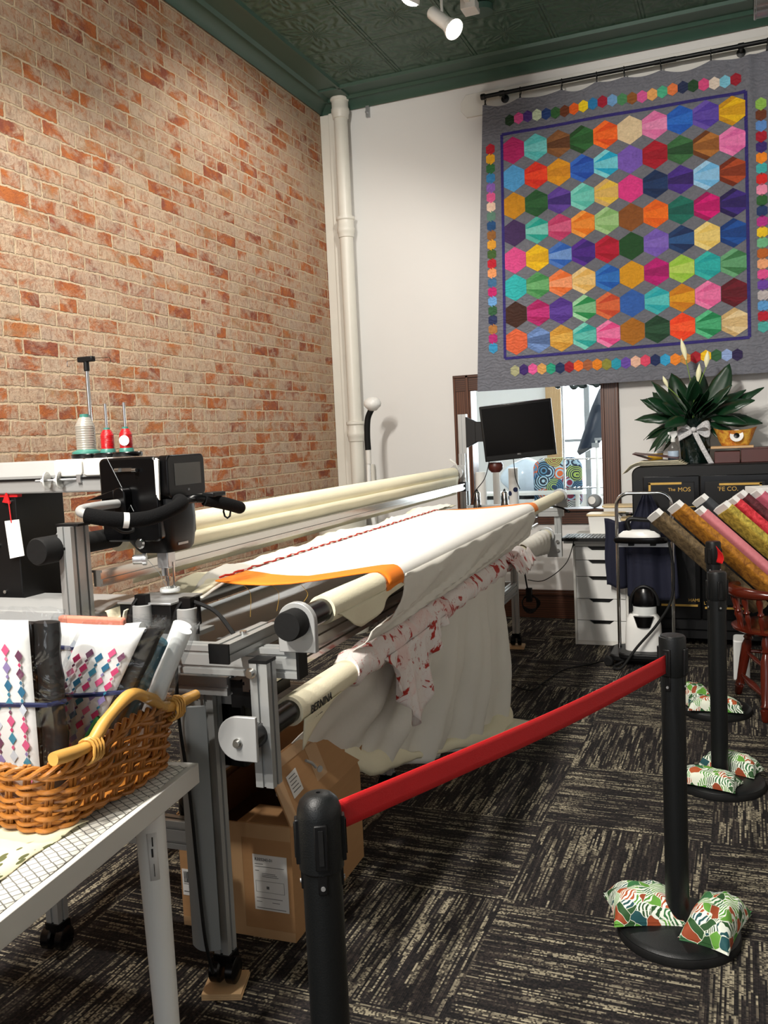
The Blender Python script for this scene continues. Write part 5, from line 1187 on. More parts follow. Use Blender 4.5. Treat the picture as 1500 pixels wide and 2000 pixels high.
# ============================================================ BARRIER POSTS
def stanchion(x, y, lab, face=0, dome=False, belt_out=None):
    t = Thing('barrier_post', lab, 'barrier post', (x, y, 0), group='black belt barrier posts')
    b = MB(); b.lathe([(0, 0), (.168, 0), (.174, .004), (.174, .03), (.170, .035)] if False else [(0, 0), (.168, 0), (.174, .006), (.174, .028), (.168, .034), (.155, .038), (.06, .046), (0, .048)], (x, y, 0), n=48); bs = t.part('base', b, 'powder')
    b = MB(); b.lathe([(.1745, .0), (.1765, .004), (.1765, .022), (.1745, .026)], (x, y, 0), n=48); t.part('rubber_rim', b, 'rubber', parent=bs)
    b = MB(); b.cyl((x, y, .045), (x, y, .80), .034, n=32); t.part('pole', b, 'powder')
    b = MB(); b.lathe([(0, .785), (.0355, .785), (.038, .79), (.038, .893), (.0365, .899), (.034, .900), (.033, .903), (0, .904)] if not dome else [(0, .775), (.0345, .775), (.0385, .78), (.0385, .872), (.0375, .882), (.033, .896), (.024, .905), (.010, .9095), (.004, .909), (.0035, .904), (0, .904)], (x, y, 0), n=36); hd_ = t.part('head', b, 'powder')
    for k in range(4):
        a = face+k*PI/2; dx, dy = math.cos(a), math.sin(a); rz = Matrix.Rotation(a, 3, 'Z')
        b = MB(); b.box((x+.034, y-.011, .79), (x+.043, y+.011, .868), rz, (x, y, 0)); b.box((x+.03, y-.008, .745), (x+.0365, y+.008, .795), rz, (x, y, 0)); t.part('belt_slot', b, 'black', parent=hd_, bevel=.002)
        b = MB(); b.box((x+.0425, y-.004, .80), (x+.045, y+.004, .86), rz, (x, y, 0)); t.part('slot_catch', b, 'rubber', parent=hd_)
        b = MB(); b.cyl((x+.036*dx, y+.036*dy, .757), (x+.0385*dx, y+.0385*dy, .757), .004, n=10); t.part('rivet', b, 'steel', parent=hd_)
    return t, hd_
s1 = (-.674, 1.288); s2 = (-.192, 2.61); s3 = (-.100, 3.80); s4 = (-.142, 4.80)
th1, _ = stanchion(*s1, 'black barrier post nearest the camera, with a domed cap', -1.085, True)
stanchion(*s2, 'black barrier post second from the camera, receiving the red belt', math.atan2(s1[1]-s2[1], s1[0]-s2[0]))
th3, h3 = stanchion(*s3, 'black barrier post third from the camera, in front of the fabric bolts', -1.2)
stanchion(*s4, 'black barrier post furthest from the camera, half hidden by the third', -2.0)
d = Vector((s2[0]-s1[0], s2[1]-s1[1], 0)); L = d.length; d.normalize()
b = MB()
def bl(u, v):
    p = Vector((s1[0], s1[1], 0))+d*lerp(.040, L-.042, u); z = lerp(.8305, .8305, u)+lerp(-.0265, .0265, v)-.012*math.sin(PI*u)+lerp(.022, -.004, u)
    return Vector((p.x, p.y, z))+Vector((-d.y, d.x, 0))*.002*math.sin(u*7)
b.grid(bl, 40, 4); solo('barrier_belt', b, 'red', 'red webbing belt stretched between the two nearest barrier posts', 'belt', (s1[0], s1[1], .83), solid=.0015)
b = MB()
def bl2(u, v):
    return Vector((lerp(-.128, -.098, u)+.008*math.sin(v*PI), lerp(4.755, 4.70, u), lerp(.80, .885, v)-.03*u*v))
b.grid(bl2, 8, 10); solo('barrier_belt', b, 'red', 'short red belt end showing at the furthest barrier post', 'belt', (s4[0], s4[1], .83), solid=.0015)

# weighted cloth bags on the bases
def bag(lab, c, rx, ry, rz, h, seed, pts=4, tiltx=0):
    """pillow bag: flattened superellipse with pinched corners"""
    b = MB(); n, m = 40, 16; c = Vector(c)
    Rm = Matrix.Rotation(rz, 3, 'Z') @ Matrix.Rotation(tiltx, 3, 'X')
    def f(u, v, top):
        x = lerp(-1, 1, u); y = lerp(-1, 1, v)
        e = (1-abs(x)**2.6)*(1-abs(y)**2.6); pinch = 1-.10*math.cos(x*PI/2)*abs(y)**3; pinch2 = 1-.10*math.cos(y*PI/2)*abs(x)**3
        hh = max(0, e)**.45
        z = (h*hh if top else h*.12*(1-hh)) + (h*.14*noise.noise(Vector((x*2.2, y*2.2, seed)))*hh if top else 0)
        z += h*.16*math.sin(x*9+y*7+seed)*hh*(1-hh)*(1 if top else 0)
        return c+Rm @ Vector((x*rx*pinch2, y*ry*pinch, z))
    b.grid(lambda u, v: f(u, v, True), 36, 36); b.grid(lambda u, v: f(u, v, False), 36, 36)
    bmesh.ops.remove_doubles(b.b, verts=b.b.verts, dist=.0008)
    return solo('weight_bag', b, 'jungle', lab, 'weight bag', c, group='jungle-print weight bags')
bag('jungle-print weight bag on the left of the second barrier post base', (s2[0]-.10, s2[1]+.03, .040), .105, .10, .3, .075, 1, tiltx=-.05)
bag('jungle-print weight bag drooping off the right of the second barrier post base', (s2[0]+.105, s2[1]+.0, .040), .070, .125, -.25, .085, 4)
bag('jungle-print weight bag behind the pole on the third barrier post base', (s3[0]+.04, s3[1]+.085, .045), .12, .06, -.35, .075, 8)
bag('jungle-print weight bag at the front left of the third barrier post base', (s3[0]-.045, s3[1]-.095, .045), .125, .062, -.25, .06, 12)
bag('jungle-print weight bag at the left of the furthest barrier post base', (s4[0]-.105, s4[1]+.01, .045), .07, .10, .5, .10, 15)
bag('jungle-print weight bag at the front of the furthest barrier post base', (s4[0]-.0, s4[1]-.09, .045), .135, .055, .05, .07, 19)

# ============================================================ DRAWER UNIT AND DESK ITEMS
t = Thing('drawer_unit', 'white five-drawer unit with cut-out handles below the window', 'drawer unit', (-.92, 6.4, 0))
DX0, DX1, DY0, DY1, DZ = -1.106, -.735, 6.15, 6.72, .717
b = MB(); b.box((DX0, DY0, 0), (DX0+.016, DY1, DZ)); b.box((DX1-.016, DY0, 0), (DX1, DY1, DZ)); b.box((DX0, DY0, DZ-.018), (DX1, DY1, DZ)); b.box((DX0+.016, DY0+.004, 0), (DX1-.016, DY1, .03)); b.box((DX0+.016, DY1-.01, .03), (DX1-.016, DY1, DZ-.018)); t.part('body', b, 'whitelac', bevel=.001)
zs = [.699, .604, .488, .331, .177, .030]
for i in range(5):
    z1, z0 = zs[i]-.004, zs[i+1]+.0; x0, x1 = DX0+.018, DX1-.018; cx = (x0+x1)/2; b = MB()
    b.prism([(x0, DY0+.002, z0), (x1, DY0+.002, z0), (x1, DY0+.002, z1), (cx+.085, DY0+.002, z1), (cx+.055, DY0+.002, z1-.024), (cx-.055, DY0+.002, z1-.024), (cx-.085, DY0+.002, z1), (x0, DY0+.002, z1)], (0, .016, 0)); dr_ = t.part('drawer', b, 'white')
    b = MB(); b.box((x0+.01, DY0+.02, z0+.005), (x1-.01, DY1-.03, z0+.012)); b.box((cx-.09, DY0+.03, z1-.03), (cx+.09, DY0+.034, z1)); t.part('drawer_gap_shade', b, 'black', parent=dr_, label='black sheets standing in for the shade inside the drawer')  # black sheets put in as the shade behind the handle cut-out
b = MB(); b.box((-1.165, 6.12, .722), (-.73, 6.78, .738)); solo('desk_board', b, 'whitelac', 'white board lying across the top of the drawer unit', 'board', (-.95, 6.4, .722), bevel=.001)
t = Thing('perforated_tray', 'black perforated tray lying on the white board over the drawers', 'tray', (-1.0, 6.12, .738))
b = MB(); b.rbox((-1.168, 6.03, .748), (-.85, 6.30, .770), .02); t.part('tray_body', b, 'black', bevel=.003)
b = MB()
for r in range(4):
    for k in range(13): b.rbox((-1.155+.0235*k, 6.04+.055*r, .770), (-1.137+.0235*k, 6.08+.055*r, .776), .006, seg=3)
t.part('tray_ribs', b, 'greyplastic')
def bin_(name, x0, x1, y0, y1, z0, z1, lab):
    t = Thing(name, lab, 'storage bin', ((x0+x1)/2, (y0+y1)/2, z0), group='white bins with pale lids')
    b = MB(); R = []
    for z, k in ((z0, .012), (z1, 0)):
        R.append([Vector((x, y, z)) for x, y in ((x0+k, y0+k), (x1-k, y0+k), (x1-k, y1-k), (x0+k, y1-k))])
    b.loft(R, True); t.part('bin', b, 'white', bevel=.008)
    b = MB(); b.rbox((x0-.012, y0-.012, z1), (x1+.012, y1+.012, z1+.016), .03); t.part('lid', b, 'palewood', bevel=.003)
bin_('lidded_bin', -1.04, -.80, 6.42, 6.60, .738, .883, 'white bin with a pale lid, left of the two on the drawer unit')
bin_('lidded_bin', -.96, -.70, 6.64, 6.80, .738, .925, 'taller white bin with a pale lid behind the first one')
bin_('lidded_bin', -.785, -.72, 6.30, 6.39, .738, .86, 'small white bin under the steel bowl')
b = MB(); b.lathe([(0, 0), (.03, 0), (.058, .022), (.062, .034), (.058, .034), (.03, .008), (0, .008)], (-.765, 6.34, .877), n=28); solo('steel_bowl', b, 'chrome', 'small shiny steel bowl on the little bin beside the trolley', 'bowl', (-.765, 6.34, .877))

# ============================================================ STEAM IRON TROLLEY
t = Thing('iron_trolley', 'chrome arched trolley with steam iron on top and white water tank below', 'ironing trolley', (-.59, 5.8, 0))
XA, XB, YT = -.755, -.415, 5.8
b = MB(); pts = [(XA, YT, .06), (XA, YT, 1.0)]+[(XA+.08-.08*math.cos(a*PI/16), YT, 1.01+.078*math.sin(a*PI/16)) for a in range(1, 9)]+[(XB-.08+.08*math.sin(a*PI/16), YT, 1.01+.078*math.cos(a*PI/16)) for a in range(0, 9)]+[(XB, YT, .06)]
b.tube(pts, .0115, 14); t.part('arched_frame', b, 'chrome')
b = MB(); b.rbox((-.80, 5.60, .035), (-.37, 5.92, .075), .05); b.rbox((-.74, 5.56, .06), (-.44, 5.88, .095), .06); t.part('wheeled_base', b, 'black', bevel=.008)
for x, y in ((-.80, 5.60), (-.37, 5.60), (-.80, 5.90), (-.37, 5.90)):
    b = MB(); b.lathe([(0, -.014), (.026, -.014), (.032, -.008), (.032, .008), (.026, .014), (0, .014)], (x, y, .033), (.4, 1, 0)); t.part('wheel', b, 'rubber')
b = MB(); b.box((XA+.008, YT-.008, .742), (XB-.008, YT+.008, .772)); t.part('cross_shelf', b, 'steel', label='white metal shelf strip')
b = MB(); R = []
for z, k in ((.088, 1.0), (.16, 1.0), (.24, .97), (.30, .88), (.325, .7)):
    R.append([Vector((-.595+.112*k*math.copysign(abs(math.cos(a))**.6, math.cos(a)), 5.73+.09*k*math.copysign(abs(math.sin(a))**.6, math.sin(a)), z)) for a in [2*PI*i/28 for i in range(28)]])
b.loft(R, True); t.part('white_tank', b, 'white')
b = MB(); b.lathe([(0, 0), (.072, 0), (.072, .055), (0, .055)], (-.585, 5.73, .318), n=28); t.part('clear_band', b, 'clearplastic')
b = MB(); R = []
for z, k in ((.25, .55), (.32, .85)): R.append([Vector((-.585+.075*k*math.cos(a), 5.65+.03*math.sin(a), z)) for a in [2*PI*i/20 for i in range(20)]])
b.loft(R, True); b.lathe([(0, 0), (.074, 0), (.078, .02), (.07, .09), (.055, .115), (0, .12)], (-.585, 5.73, .372), n=28, sq=.75); t.part('black_top', b, 'blackgloss')
b = MB(); b.tube([(-.585+.085*math.cos(a*PI/12), 5.71, .38+.12*math.sin(a*PI/12)) for a in range(13)]+[(-.67, 5.71, .33)], .011, 10); t.part('carry_handle', b, 'black')
b = MB(); b.tube(bez([(-.43, 5.74, .78), (-.405, 5.72, .6), (-.42, 5.70, .42), (-.50, 5.62, .28), (-.62, 5.56, .14), (-.70, 5.50, .03), (-.745, 5.50, .012), (-.76, 5.56, .012), (-.72, 5.60, .03), (-.62, 5.66, .1)], 8), .0085, 10); t.part('steam_hose', b, 'rubber')
io = Thing('steam_iron', 'white and black steam iron resting on the chrome trolley', 'iron', (-.59, 5.78, .772))
b = MB(); R = []
def irn(k, z): return [Vector((-.585+k*(.165*math.cos(a)-.02*math.cos(2*a)), 5.77+k*.062*math.sin(a), z)) for a in [2*PI*i/32 for i in range(32)]]
b.loft([irn(.98, .772), irn(1.03, .785), irn(1.0, .805), irn(.9, .81)], True); io.part('heel_and_soleplate', b, 'blackgloss')
b = MB(); b.loft([[p+Vector((-.012, 0, 0)) for p in irn(.80, .806)], [p+Vector((-.014, 0, 0)) for p in irn(.78, .825)], [p+Vector((-.016, 0, 0)) for p in irn(.6, .848)], [p+Vector((-.018, 0, 0)) for p in irn(.3, .857)]], True); io.part('white_shell', b, 'white')
b = MB(); b.tube(bez([(-.67, 5.77, .845), (-.685, 5.77, .90), (-.665, 5.77, .925), (-.60, 5.77, .922), (-.53, 5.77, .915), (-.50, 5.77, .90)], 6), .015, 12); b.prism([(-.545, 5.755, .845), (-.48, 5.755, .83), (-.475, 5.755, .87), (-.49, 5.755, .905), (-.53, 5.755, .925), (-.545, 5.755, .91)], (0, .03, 0)); io.part('handle', b, 'black', bevel=.006)
for x in (-.665, -.53): b = MB(); b.box((x-.018, 5.765, .752), (x+.018, 5.80, .771)); t.part('iron_rest', b, 'black', bevel=.003)
# power cable on the carpet
b = MB(); b.tube(bez([(-1.45, 5.2, .006), (-1.178, 4.95, .006), (-1.12, 5.12, .006), (-1.06, 5.43, .006), (-.925, 5.59, .006), (-.84, 5.72, .006), (-.76, 5.70, .03)], 10), .004, 8); solo('floor_cable', b, 'rubber', 'thin black power cable curving over the carpet toward the trolley', 'cable', (-1.1, 5.3, 0))
b = MB()
for k in range(5): b.tube([(-1.46+.055*math.cos(a*PI/8+k)*(1+.2*k*.3), 6.3+.01*k, .25+.07*math.sin(a*PI/8+k)*(1-.08*k)) for a in range(16)], .004, 6, closed=True)
b.tube(bez([(-1.46, 6.29, .3), (-1.47, 6.2, .55), (-1.45, 6.15, .9)], 8), .006); b.box((-1.48, 6.27, .27), (-1.44, 6.31, .37))
b.tube(bez([(-1.40, 6.0, .48), (-1.28, 6.0, .48), (-1.13, 6.02, .6), (-1.07, 6.04, .78)], 10), .003)
solo('coiled_cables', b, 'rubber', 'tangle of coiled black cables hanging behind the far leg of the frame', 'cables', (-1.46, 6.3, .25))

# navy cloth bags hanging
b = MB()
WD = [(0, -.70, -.52), (.12, -.74, -.50), (.3, -.80, -.44), (.33, -.835, -.425), (1, -.83, -.36)]
WD = [(0, -.60, -.565), (.2, -.66, -.50), (.34, -.70, -.44), (.42, -.72, -.415), (1, -.72, -.385)]
def nv(u, v):
    a = interp([(w_[0], w_[1]) for w_ in WD], v); c = interp([(w_[0], w_[2]) for w_ in WD], v); x = lerp(a, c, u)
    return Vector((x, 5.965+.018*math.sin(u*9+v*2)*(.3+v)+.01*math.sin(u*21), lerp(1.085, .385, v)-.03*math.sin(PI*u)*v))
b.grid(nv, 40, 30); solo('navy_tote', b, 'navy', 'navy cloth bag with long straps hanging behind the chrome trolley', 'bag', (-.58, 5.97, 1.085), solid=.004)
b = MB(); b.grid(lambda u, v: Vector((lerp(-.865, -.70, u)+.004*math.sin(v*8), 6.02+.015*math.sin(u*8+v), lerp(.895, .44, v)+.012*math.cos(u*5))), 20, 20); solo('navy_tote', b, 'navy', 'flat navy cloth bag hanging at the left over the drawers', 'bag', (-.78, 6.02, .89), solid=.006)

# ============================================================ SAFE
SX0, SX1, SY, SZ = -.70, .27, 6.2, 1.24
t = Thing('antique_safe', 'big black antique double-door safe with gold lines against the back wall', 'safe', (-.22, 6.55, 0))
b = MB(); b.rbox((SX0, SY, .12), (SX1, 6.95, SZ), .055, axis=1, seg=8); bd = t.part('body', b, 'black', bevel=.008)
b = MB(); b.box((SX0+.03, SY+.02, .06), (SX1-.03, 6.92, .13)); t.part('plinth', b, 'black')
for x in (SX0+.07, SX1-.07):
    b = MB(); b.lathe([(0, -.03), (.05, -.03), (.06, -.02), (.06, .02), (.05, .03), (0, .03)], (x, SY+.08, .06), (1, 0, 0)); t.part('wheel', b, 'steel')
for x0, x1 in ((-.625, -.264), (-.260, .18)):
    b = MB(); b.box((x0, SY-.022, .20), (x1, SY+.01, 1.172)); dd_ = t.part('door', b, 'blackgloss', bevel=.005)
    b = MB(); b.box((x0+.03, SY-.026, .30), (x1-.03 if x1 < 0 else x1-.04, SY-.02, 1.13)); t.part('door_panel', b, 'black', parent=dd_, bevel=.004)
b = MB(); y0 = SY-.0275; y1 = SY-.0255
def g(x0, x1, z0, z1): b.box((x0, y0, z0), (x1, y1, z1))
g(-.588, -.574, .33, 1.128); g(-.588, -.375, 1.116, 1.130); g(.105, .119, .33, 1.115); g(-.14, .119, 1.103, 1.117)
g(-.52, -.285, .288, .302); g(-.24, .11, .275, .289)
for x0, x1 in ((-.385, -.29), (-.20, -.10)):
    g(x0, x1, .962, .967); g(x0, x0+.005, .88, .967) if x0 < -.3 else g(x1-.005, x1, .88, .967)
t.part('gold_lines', b, 'gold')
for s_, size, x, z in (('The', .030, -.462, 1.072), ('MOS', .040, -.400, 1.068), ('\'FE CO.', .040, -.150, 1.066)):
    t.part('gold_lettering', text_mb(s_, size, (x, SY-.0262, z), (1, 0, 0), (0, 0, 1), .0006), 'gold', parent=bd)
for s_, x, z in (('HAMI', -.345, .322), ('LTON', -.248, .304)):
    t.part('gold_lettering', text_mb(s_, .03, (x, SY-.0262, z), (1, 0, 0), (0, 0, 1), .0006), 'gold', parent=bd)
b = MB(); b.cyl((-.29, SY-.06, .62), (-.29, SY-.02, .62), .02); b.tube([(-.29, SY-.055, .62), (-.31, SY-.06, .7)], .007); b.tube([(-.38, SY-.05, .72), (-.35, SY-.05, .67)], .006); t.part('door_handle', b, 'chrome')

# things on the safe
b = MB(); ST = SZ+.001
for k in range(5):
    b.grid(lambda u, v: Vector((lerp(-.765+.012*k, -.345-.012*k, u), lerp(6.22, 6.5, v)-.01*k+.02*u, ST+.006+.0065*k-.055*(max(0, .25-u)/.25)**1.5*(1-.12*k)+.003*math.sin(u*17+k)*v)), 24, 6)
solo('paper_stack', b, 'cream', 'loose stack of cream paper patterns drooping over the left edge of the safe', 'papers', (-.56, 6.36, ST), solid=.003)
t = Thing('brown_folder', 'open brown folder lying tilted on the cream papers', 'folder', (-.53, 6.3, ST+.04))
b = MB(); b.prism([(-.70, 6.26, ST+.085), (-.40, 6.24, ST+.045), (-.40, 6.44, ST+.05), (-.70, 6.46, ST+.09)], (0, 0, .003)); t.part('cover', b, 'mahogany')
b = MB(); b.prism([(-.70, 6.26, ST+.083), (-.58, 6.25, ST+.040), (-.58, 6.45, ST+.042), (-.70, 6.46, ST+.086)], (0, 0, .003)); t.part('cover', b, 'mahogany')
t = Thing('yellow_tub', 'small yellow tub on the safe behind the folder', 'tub', (-.575, 6.58, ST))
b = MB(); b.lathe([(0, 0), (.05, 0), (.054, .065), (0, .065)], (-.575, 6.58, ST+.012), n=28); t.part('tub', b, 'yellow')
b = MB(); b.lathe([(0, .065), (.057, .065), (.057, .08), (0, .082)], (-.575, 6.58, ST+.012), n=28); t.part('lid', b, 'clearplastic')
t = Thing('spray_bottle', 'clear spray bottle with a pale blue label beside the plant', 'bottle', (-.44, 6.42, ST))
b = MB(); b.lathe([(0, 0), (.034, 0), (.036, .004), (.036, .10), (.030, .125), (.014, .14), (.014, .155), (0, .155)], (-.44, 6.42, ST+.006), n=24); t.part('bottle', b, 'film'); 
b = MB(); b.lathe([(.0365, .02), (.0368, .022), (.0368, .085), (.0365, .087)], (-.44, 6.42, ST+.006), n=24); t.part('label', b, 'bluelab')
b = MB(); b.cyl((-.44, 6.42, ST+.155), (-.44, 6.42, ST+.18), .016); b.prism([(-.475, 6.41, ST+.225), (-.415, 6.41, ST+.232), (-.41, 6.41, ST+.205), (-.43, 6.41, ST+.18), (-.45, 6.41, ST+.18), (-.455, 6.41, ST+.205), (-.475, 6.41, ST+.21)], (0, .022, 0)); b.tube([(-.46, 6.42, ST+.205), (-.468, 6.42, ST+.18)], .004); t.part('trigger_head', b, 'clearplastic', bevel=.003)

# plant
PX, PY = -.305, 6.56
t = Thing('peace_lily', 'peace lily with cream flowers in dark green foil tied with a dotted bow', 'plant', (PX, PY, ST))
b = MB(); R = []
for i in range(13):
    z = ST+.001+.31*i/12; k = i/12; r = lerp(.095, .115, k) if k < .6 else lerp(.113, .10, (k-.6)/.25) if k < .85 else lerp(.10, .125, (k-.85)/.15)
    R.append([Vector((PX+(r+.008*noise.noise(Vector((math.cos(a)*3, math.sin(a)*3, i*.6))))*math.cos(a), PY+(r+.006*math.sin(a*9+i*.5))*math.sin(a), z)) for a in [2*PI*j/36 for j in range(36)]])
b.loft(R, True); pot = t.part('foil_wrapped_pot', b, 'foil')
b = MB(); random.seed(11)
def leafb(b, base, az, el, L, W, droop, twist=0):
    d = Vector((math.cos(az)*math.cos(el), math.sin(az)*math.cos(el), math.sin(el))); side = Vector((-math.sin(az), math.cos(az), 0))
    n = 12; rows_ = []
    p = Vector(base); cur = d.copy()
    for i in range(n+1):
        k = i/n; st = .30
        wv = 0.006 if k < st else W*math.sin(PI*((k-st)/(1-st))**.8)**.8+.0008
        up = side.cross(cur).normalized(); sd = (side*math.cos(twist)+up*math.sin(twist))
        rows_.append([p-sd*wv+up*wv*.35, p-sd*wv*.5+up*wv*.08, p.copy(), p+sd*wv*.5+up*wv*.08, p+sd*wv+up*wv*.35])
        p = p+cur*(L/n); cur = (cur+Vector((0, 0, -droop/n))).normalized()
    V = [[b.b.verts.new(q+Vector((0, 0, .003*math.sin(i*2+j)*(i > 4)))) for j, q in enumerate(r_)] for i, r_ in enumerate(rows_)]
    for i in range(n):
        for j in range(4): b.b.faces.new((V[i][j], V[i+1][j], V[i+1][j+1], V[i][j+1]))
base = Vector((PX, PY, ST+.30))
LV = [(PI*.98, .5, .42, .045, .9), (PI*.9, .25, .40, .045, 1.2), (PI*1.05, .15, .40, .03, 1.7), (PI*1.15, .0, .36, .022, 1.6), (PI*.95, -.1, .34, .018, 1.5), (PI*.8, .9, .42, .055, .8), (PI*1.02, .8, .40, .05, .8), (0.05, .35, .46, .05, .9), (-.1, .15, .34, .04, 1.3), (0.0, .62, .48, .032, .35), (.2, .8, .42, .05, .7), (-.3, .45, .36, .04, 1.2), (PI*.5, 1.2, .42, .05, .4), (-PI*.5, .9, .34, .055, 1.0), (-PI*.45, .5, .30, .05, 1.5), (-PI*.6, .4, .30, .045, 1.6), (-PI*.3, .7, .34, .05, 1.0), (PI*1.3, .5, .36, .04, 1.3), (-PI*.15, .9, .40, .05, .7), (PI*.7, 1.1, .45, .05, .5), (.4, 1.15, .46, .055, .4), (PI*1.12, 1.0, .42, .05, .6), (-PI*.4, 1.15, .40, .055, .5), (PI*.6, .6, .3, .04, 1), (PI*.3, .6, .3, .04, 1), (PI*1.2, .2, .3, .015, 1.9), (-.45, .0, .26, .014, 1.6), (PI*.93, .35, .44, .02, 1.4), (-PI*.55, .1, .26, .05, 1.2), (-PI*.35, .2, .28, .05, 1.4), (-PI*.7, .2, .32, .05, 1.3), (-PI*.2, .3, .34, .05, 1.1), (-PI*.8, .55, .38, .05, 1.0), (-PI*.5, 1.35, .36, .05, .3), (-PI*.65, 1.0, .38, .05, .7), (-PI*.35, .95, .38, .05, .7), (-PI*.85, .8, .40, .05, .8), (-PI*.12, .7, .42, .05, .9), (-PI*.5, -.1, .2, .045, .8)]
for az, el, L, W, dr2 in LV:
    if abs(az+PI/2) < 1.0: el = max(el, .8); dr2 = min(dr2, .8); L = min(L, .34)
    b = MB(); leafb(b, base+Vector((random.uniform(-.03, .03), random.uniform(-.03, .03), -.02)), az+random.uniform(-.08, .08), el, L, W*1.35, dr2, random.uniform(.45, 1.0)*(1 if (az % (2*PI)) > PI/2 and (az % (2*PI)) < 1.5*PI else -1)); t.part('leaf', b, 'leaf', solid=.0012)
for (dx, dz, lean, sz) in ((-.02, .42, -.05, .15), (.035, .36, .10, .11), (.0, .26, .06, .13), (-.12, .24, -.1, .08)):
    b = MB(); tip = base+Vector((dx+lean*.5, -.06, dz)); b.tube(bez([base, base+Vector((dx*.5, -.04, dz*.5)), tip], 8), .0035, 6); st_ = t.part('flower_stem', b, 'stem')
    b = MB(); R = []
    for i in range(11):
        k = i/10; r = .017*math.sin(PI*min(1, k*.93+.06))**1.1*(1 if sz > .1 else .8)+.0006; c_ = tip+Vector((-.03*k if lean < 0 else .012*k, 0, sz*k))
        R.append([c_+Vector((r*math.cos(a), r*.55*math.sin(a), 0)) for a in [2*PI*j/10 for j in range(10)]])
    b.loft(R, True); t.part('flower', b, 'spathe', parent=st_)
b = MB(); zb = ST+.235; yb = PY-.142
for sx in (-1, 1):
    b.grid(lambda u, v: Vector((PX+sx*(.012+.095*math.sin(PI*u)+.0*v), yb+.012-.035*math.sin(2*PI*u)*.5-.012*math.cos(PI*v), zb+.035*math.sin(2*PI*u)+lerp(-.022, .022, v)*(.35+math.sin(PI*u)))), 18, 4)
b.grid(lambda u, v: Vector((PX+.01+.11*u**1.1+lerp(-.018, .018, v), yb-.006+.03*u, zb-.02-.235*u)), 14, 3)
b.grid(lambda u, v: Vector((PX-.01-.09*u, yb-.003, zb-.01-.05*u+lerp(-.018, .018, v))), 8, 3)
b.sphere((PX, yb-.004, zb), .018)
b.tube([(PX+.108*math.cos(a*PI/12), PY+.108*math.sin(a*PI/12), zb) for a in range(24)], .012, 6, closed=True)
t.part('ribbon_bow', b, 'dotribbon', solid=.002, label='grey dotted ribbon bow')
# boards, box and bowl
t = Thing('wooden_box', 'dark red-brown wooden box on the safe below the fabric bowl', 'box', (.05, 6.5, ST))
b = MB(); b.box((-.172, 6.38, ST), (-.01, 6.62, ST+.078)); b.box((-.005, 6.38, ST), (.42, 6.62, ST+.09)); t.part('box_body', b, 'mahogany', bevel=.003)
b = MB(); b.box((-.006, 6.375, ST+.09), (.43, 6.63, ST+.098)); t.part('lid', b, 'mahogany')
b = MB(); b.box((-.195, 6.37, ST+.098), (.075, 6.62, ST+.113)); solo('thin_board', b, 'ply', 'thin tan board lying on the wooden box under the bowl', 'board', (-.06, 6.5, ST+.098), bevel=.002)
t = Thing('fabric_bowl', 'boat-shaped orange batik bowl with a big white and black button', 'bowl', (-.04, 6.49, ST+.113))
b = MB(); R = []
for k, z in ((.62, 0), (.75, .035), (.9, .075), (1.0, .105), (.97, .103), (.72, .04), (.58, .006)):
    R.append([Vector((-.04+.14*k*math.cos(a), 6.49+.10*k*math.sin(a), ST+.114+z+(.02*abs(math.cos(a))**3*(k > .85)))) for a in [2*PI*j/28 for j in range(28)]])
b.loft(R, True); t.part('bowl', b, 'bowlfab')
b = MB(); b.lathe([(0, 0), (.036, 0), (.043, .004), (.043, .008), (.036, .006), (0, .006)], (-.03, 6.402, ST+.18), (0, -1, .35), 28); bt_ = t.part('white_button', b, 'white')
b = MB(); b.lathe([(0, .006), (.019, .006), (.017, .012), (0, .014)], (-.03, 6.402, ST+.18), (0, -1, .35), 20); t.part('black_button', b, 'blackgloss', parent=bt_)

# ============================================================ CHAIR AND FABRIC BOLTS
t = Thing('captain_chair', 'cherry-stained wooden captain chair holding the leaning fabric bolts', 'chair', (.15, 4.93, 0))
CX, CY, CZ = .165, 4.92, .455
b = MB(); b.lathe([(0, -.035), (.19, -.035), (.225, -.018), (.228, -.006), (.21, .0), (.14, -.008), (0, -.014)], (CX, CY, CZ), n=40); t.part('seat', b, 'cherry')
def turned(p, q, rs):
    p = Vector(p); q = Vector(q); L = (q-p).length; return [(r, L*k) for k, r in rs], p, q-p
LEGP = [(0, .012), (.03, .02), (.10, .022), (.13, .026), (.15, .017), (.17, .027), (.20, .02), (.5, .026), (.7, .027), (.78, .018), (.80, .026), (.83, .018), (.9, .024), (1, .018)]
legs = []
for sx, sy in ((-1, -1), (1, -1), (-1, 1), (1, 1)):
    p = Vector((CX+sx*.115+(-.045 if sx < 0 else .09), CY+sy*.22-(.02 if sy < 0 else -.02), 0)) if False else Vector((CX+sx*.20+(.13 if (sx < 0 and sy < 0) else 0), CY+sy*.24, 0)); q = Vector((CX+sx*.13+(.07 if (sx < 0 and sy < 0) else 0), CY+sy*.15, CZ-.03)); legs.append((p, q))
    pr, o_, ax = turned(p, q, LEGP); b = MB(); b.lathe(pr, o_, ax, 16); t.part('leg', b, 'cherry')
def strx(i, j, z, r=.011):
    a = legs[i][0].lerp(legs[i][1], z/(CZ-.03)); c = legs[j][0].lerp(legs[j][1], z/(CZ-.03)); pr = [(r*.6, 0), (r*.8, (c-a).length*.1), (r*1.5, (c-a).length*.5), (r*.8, (c-a).length*.9), (r*.6, (c-a).length)]
    b = MB(); b.lathe(pr, a, c-a, 12); t.part('stretcher', b, 'cherry')
strx(0, 2, .12, .014); strx(1, 3, .13, .014); strx(0, 1, .28); strx(2, 3, .26); strx(0, 2, .26, .009)
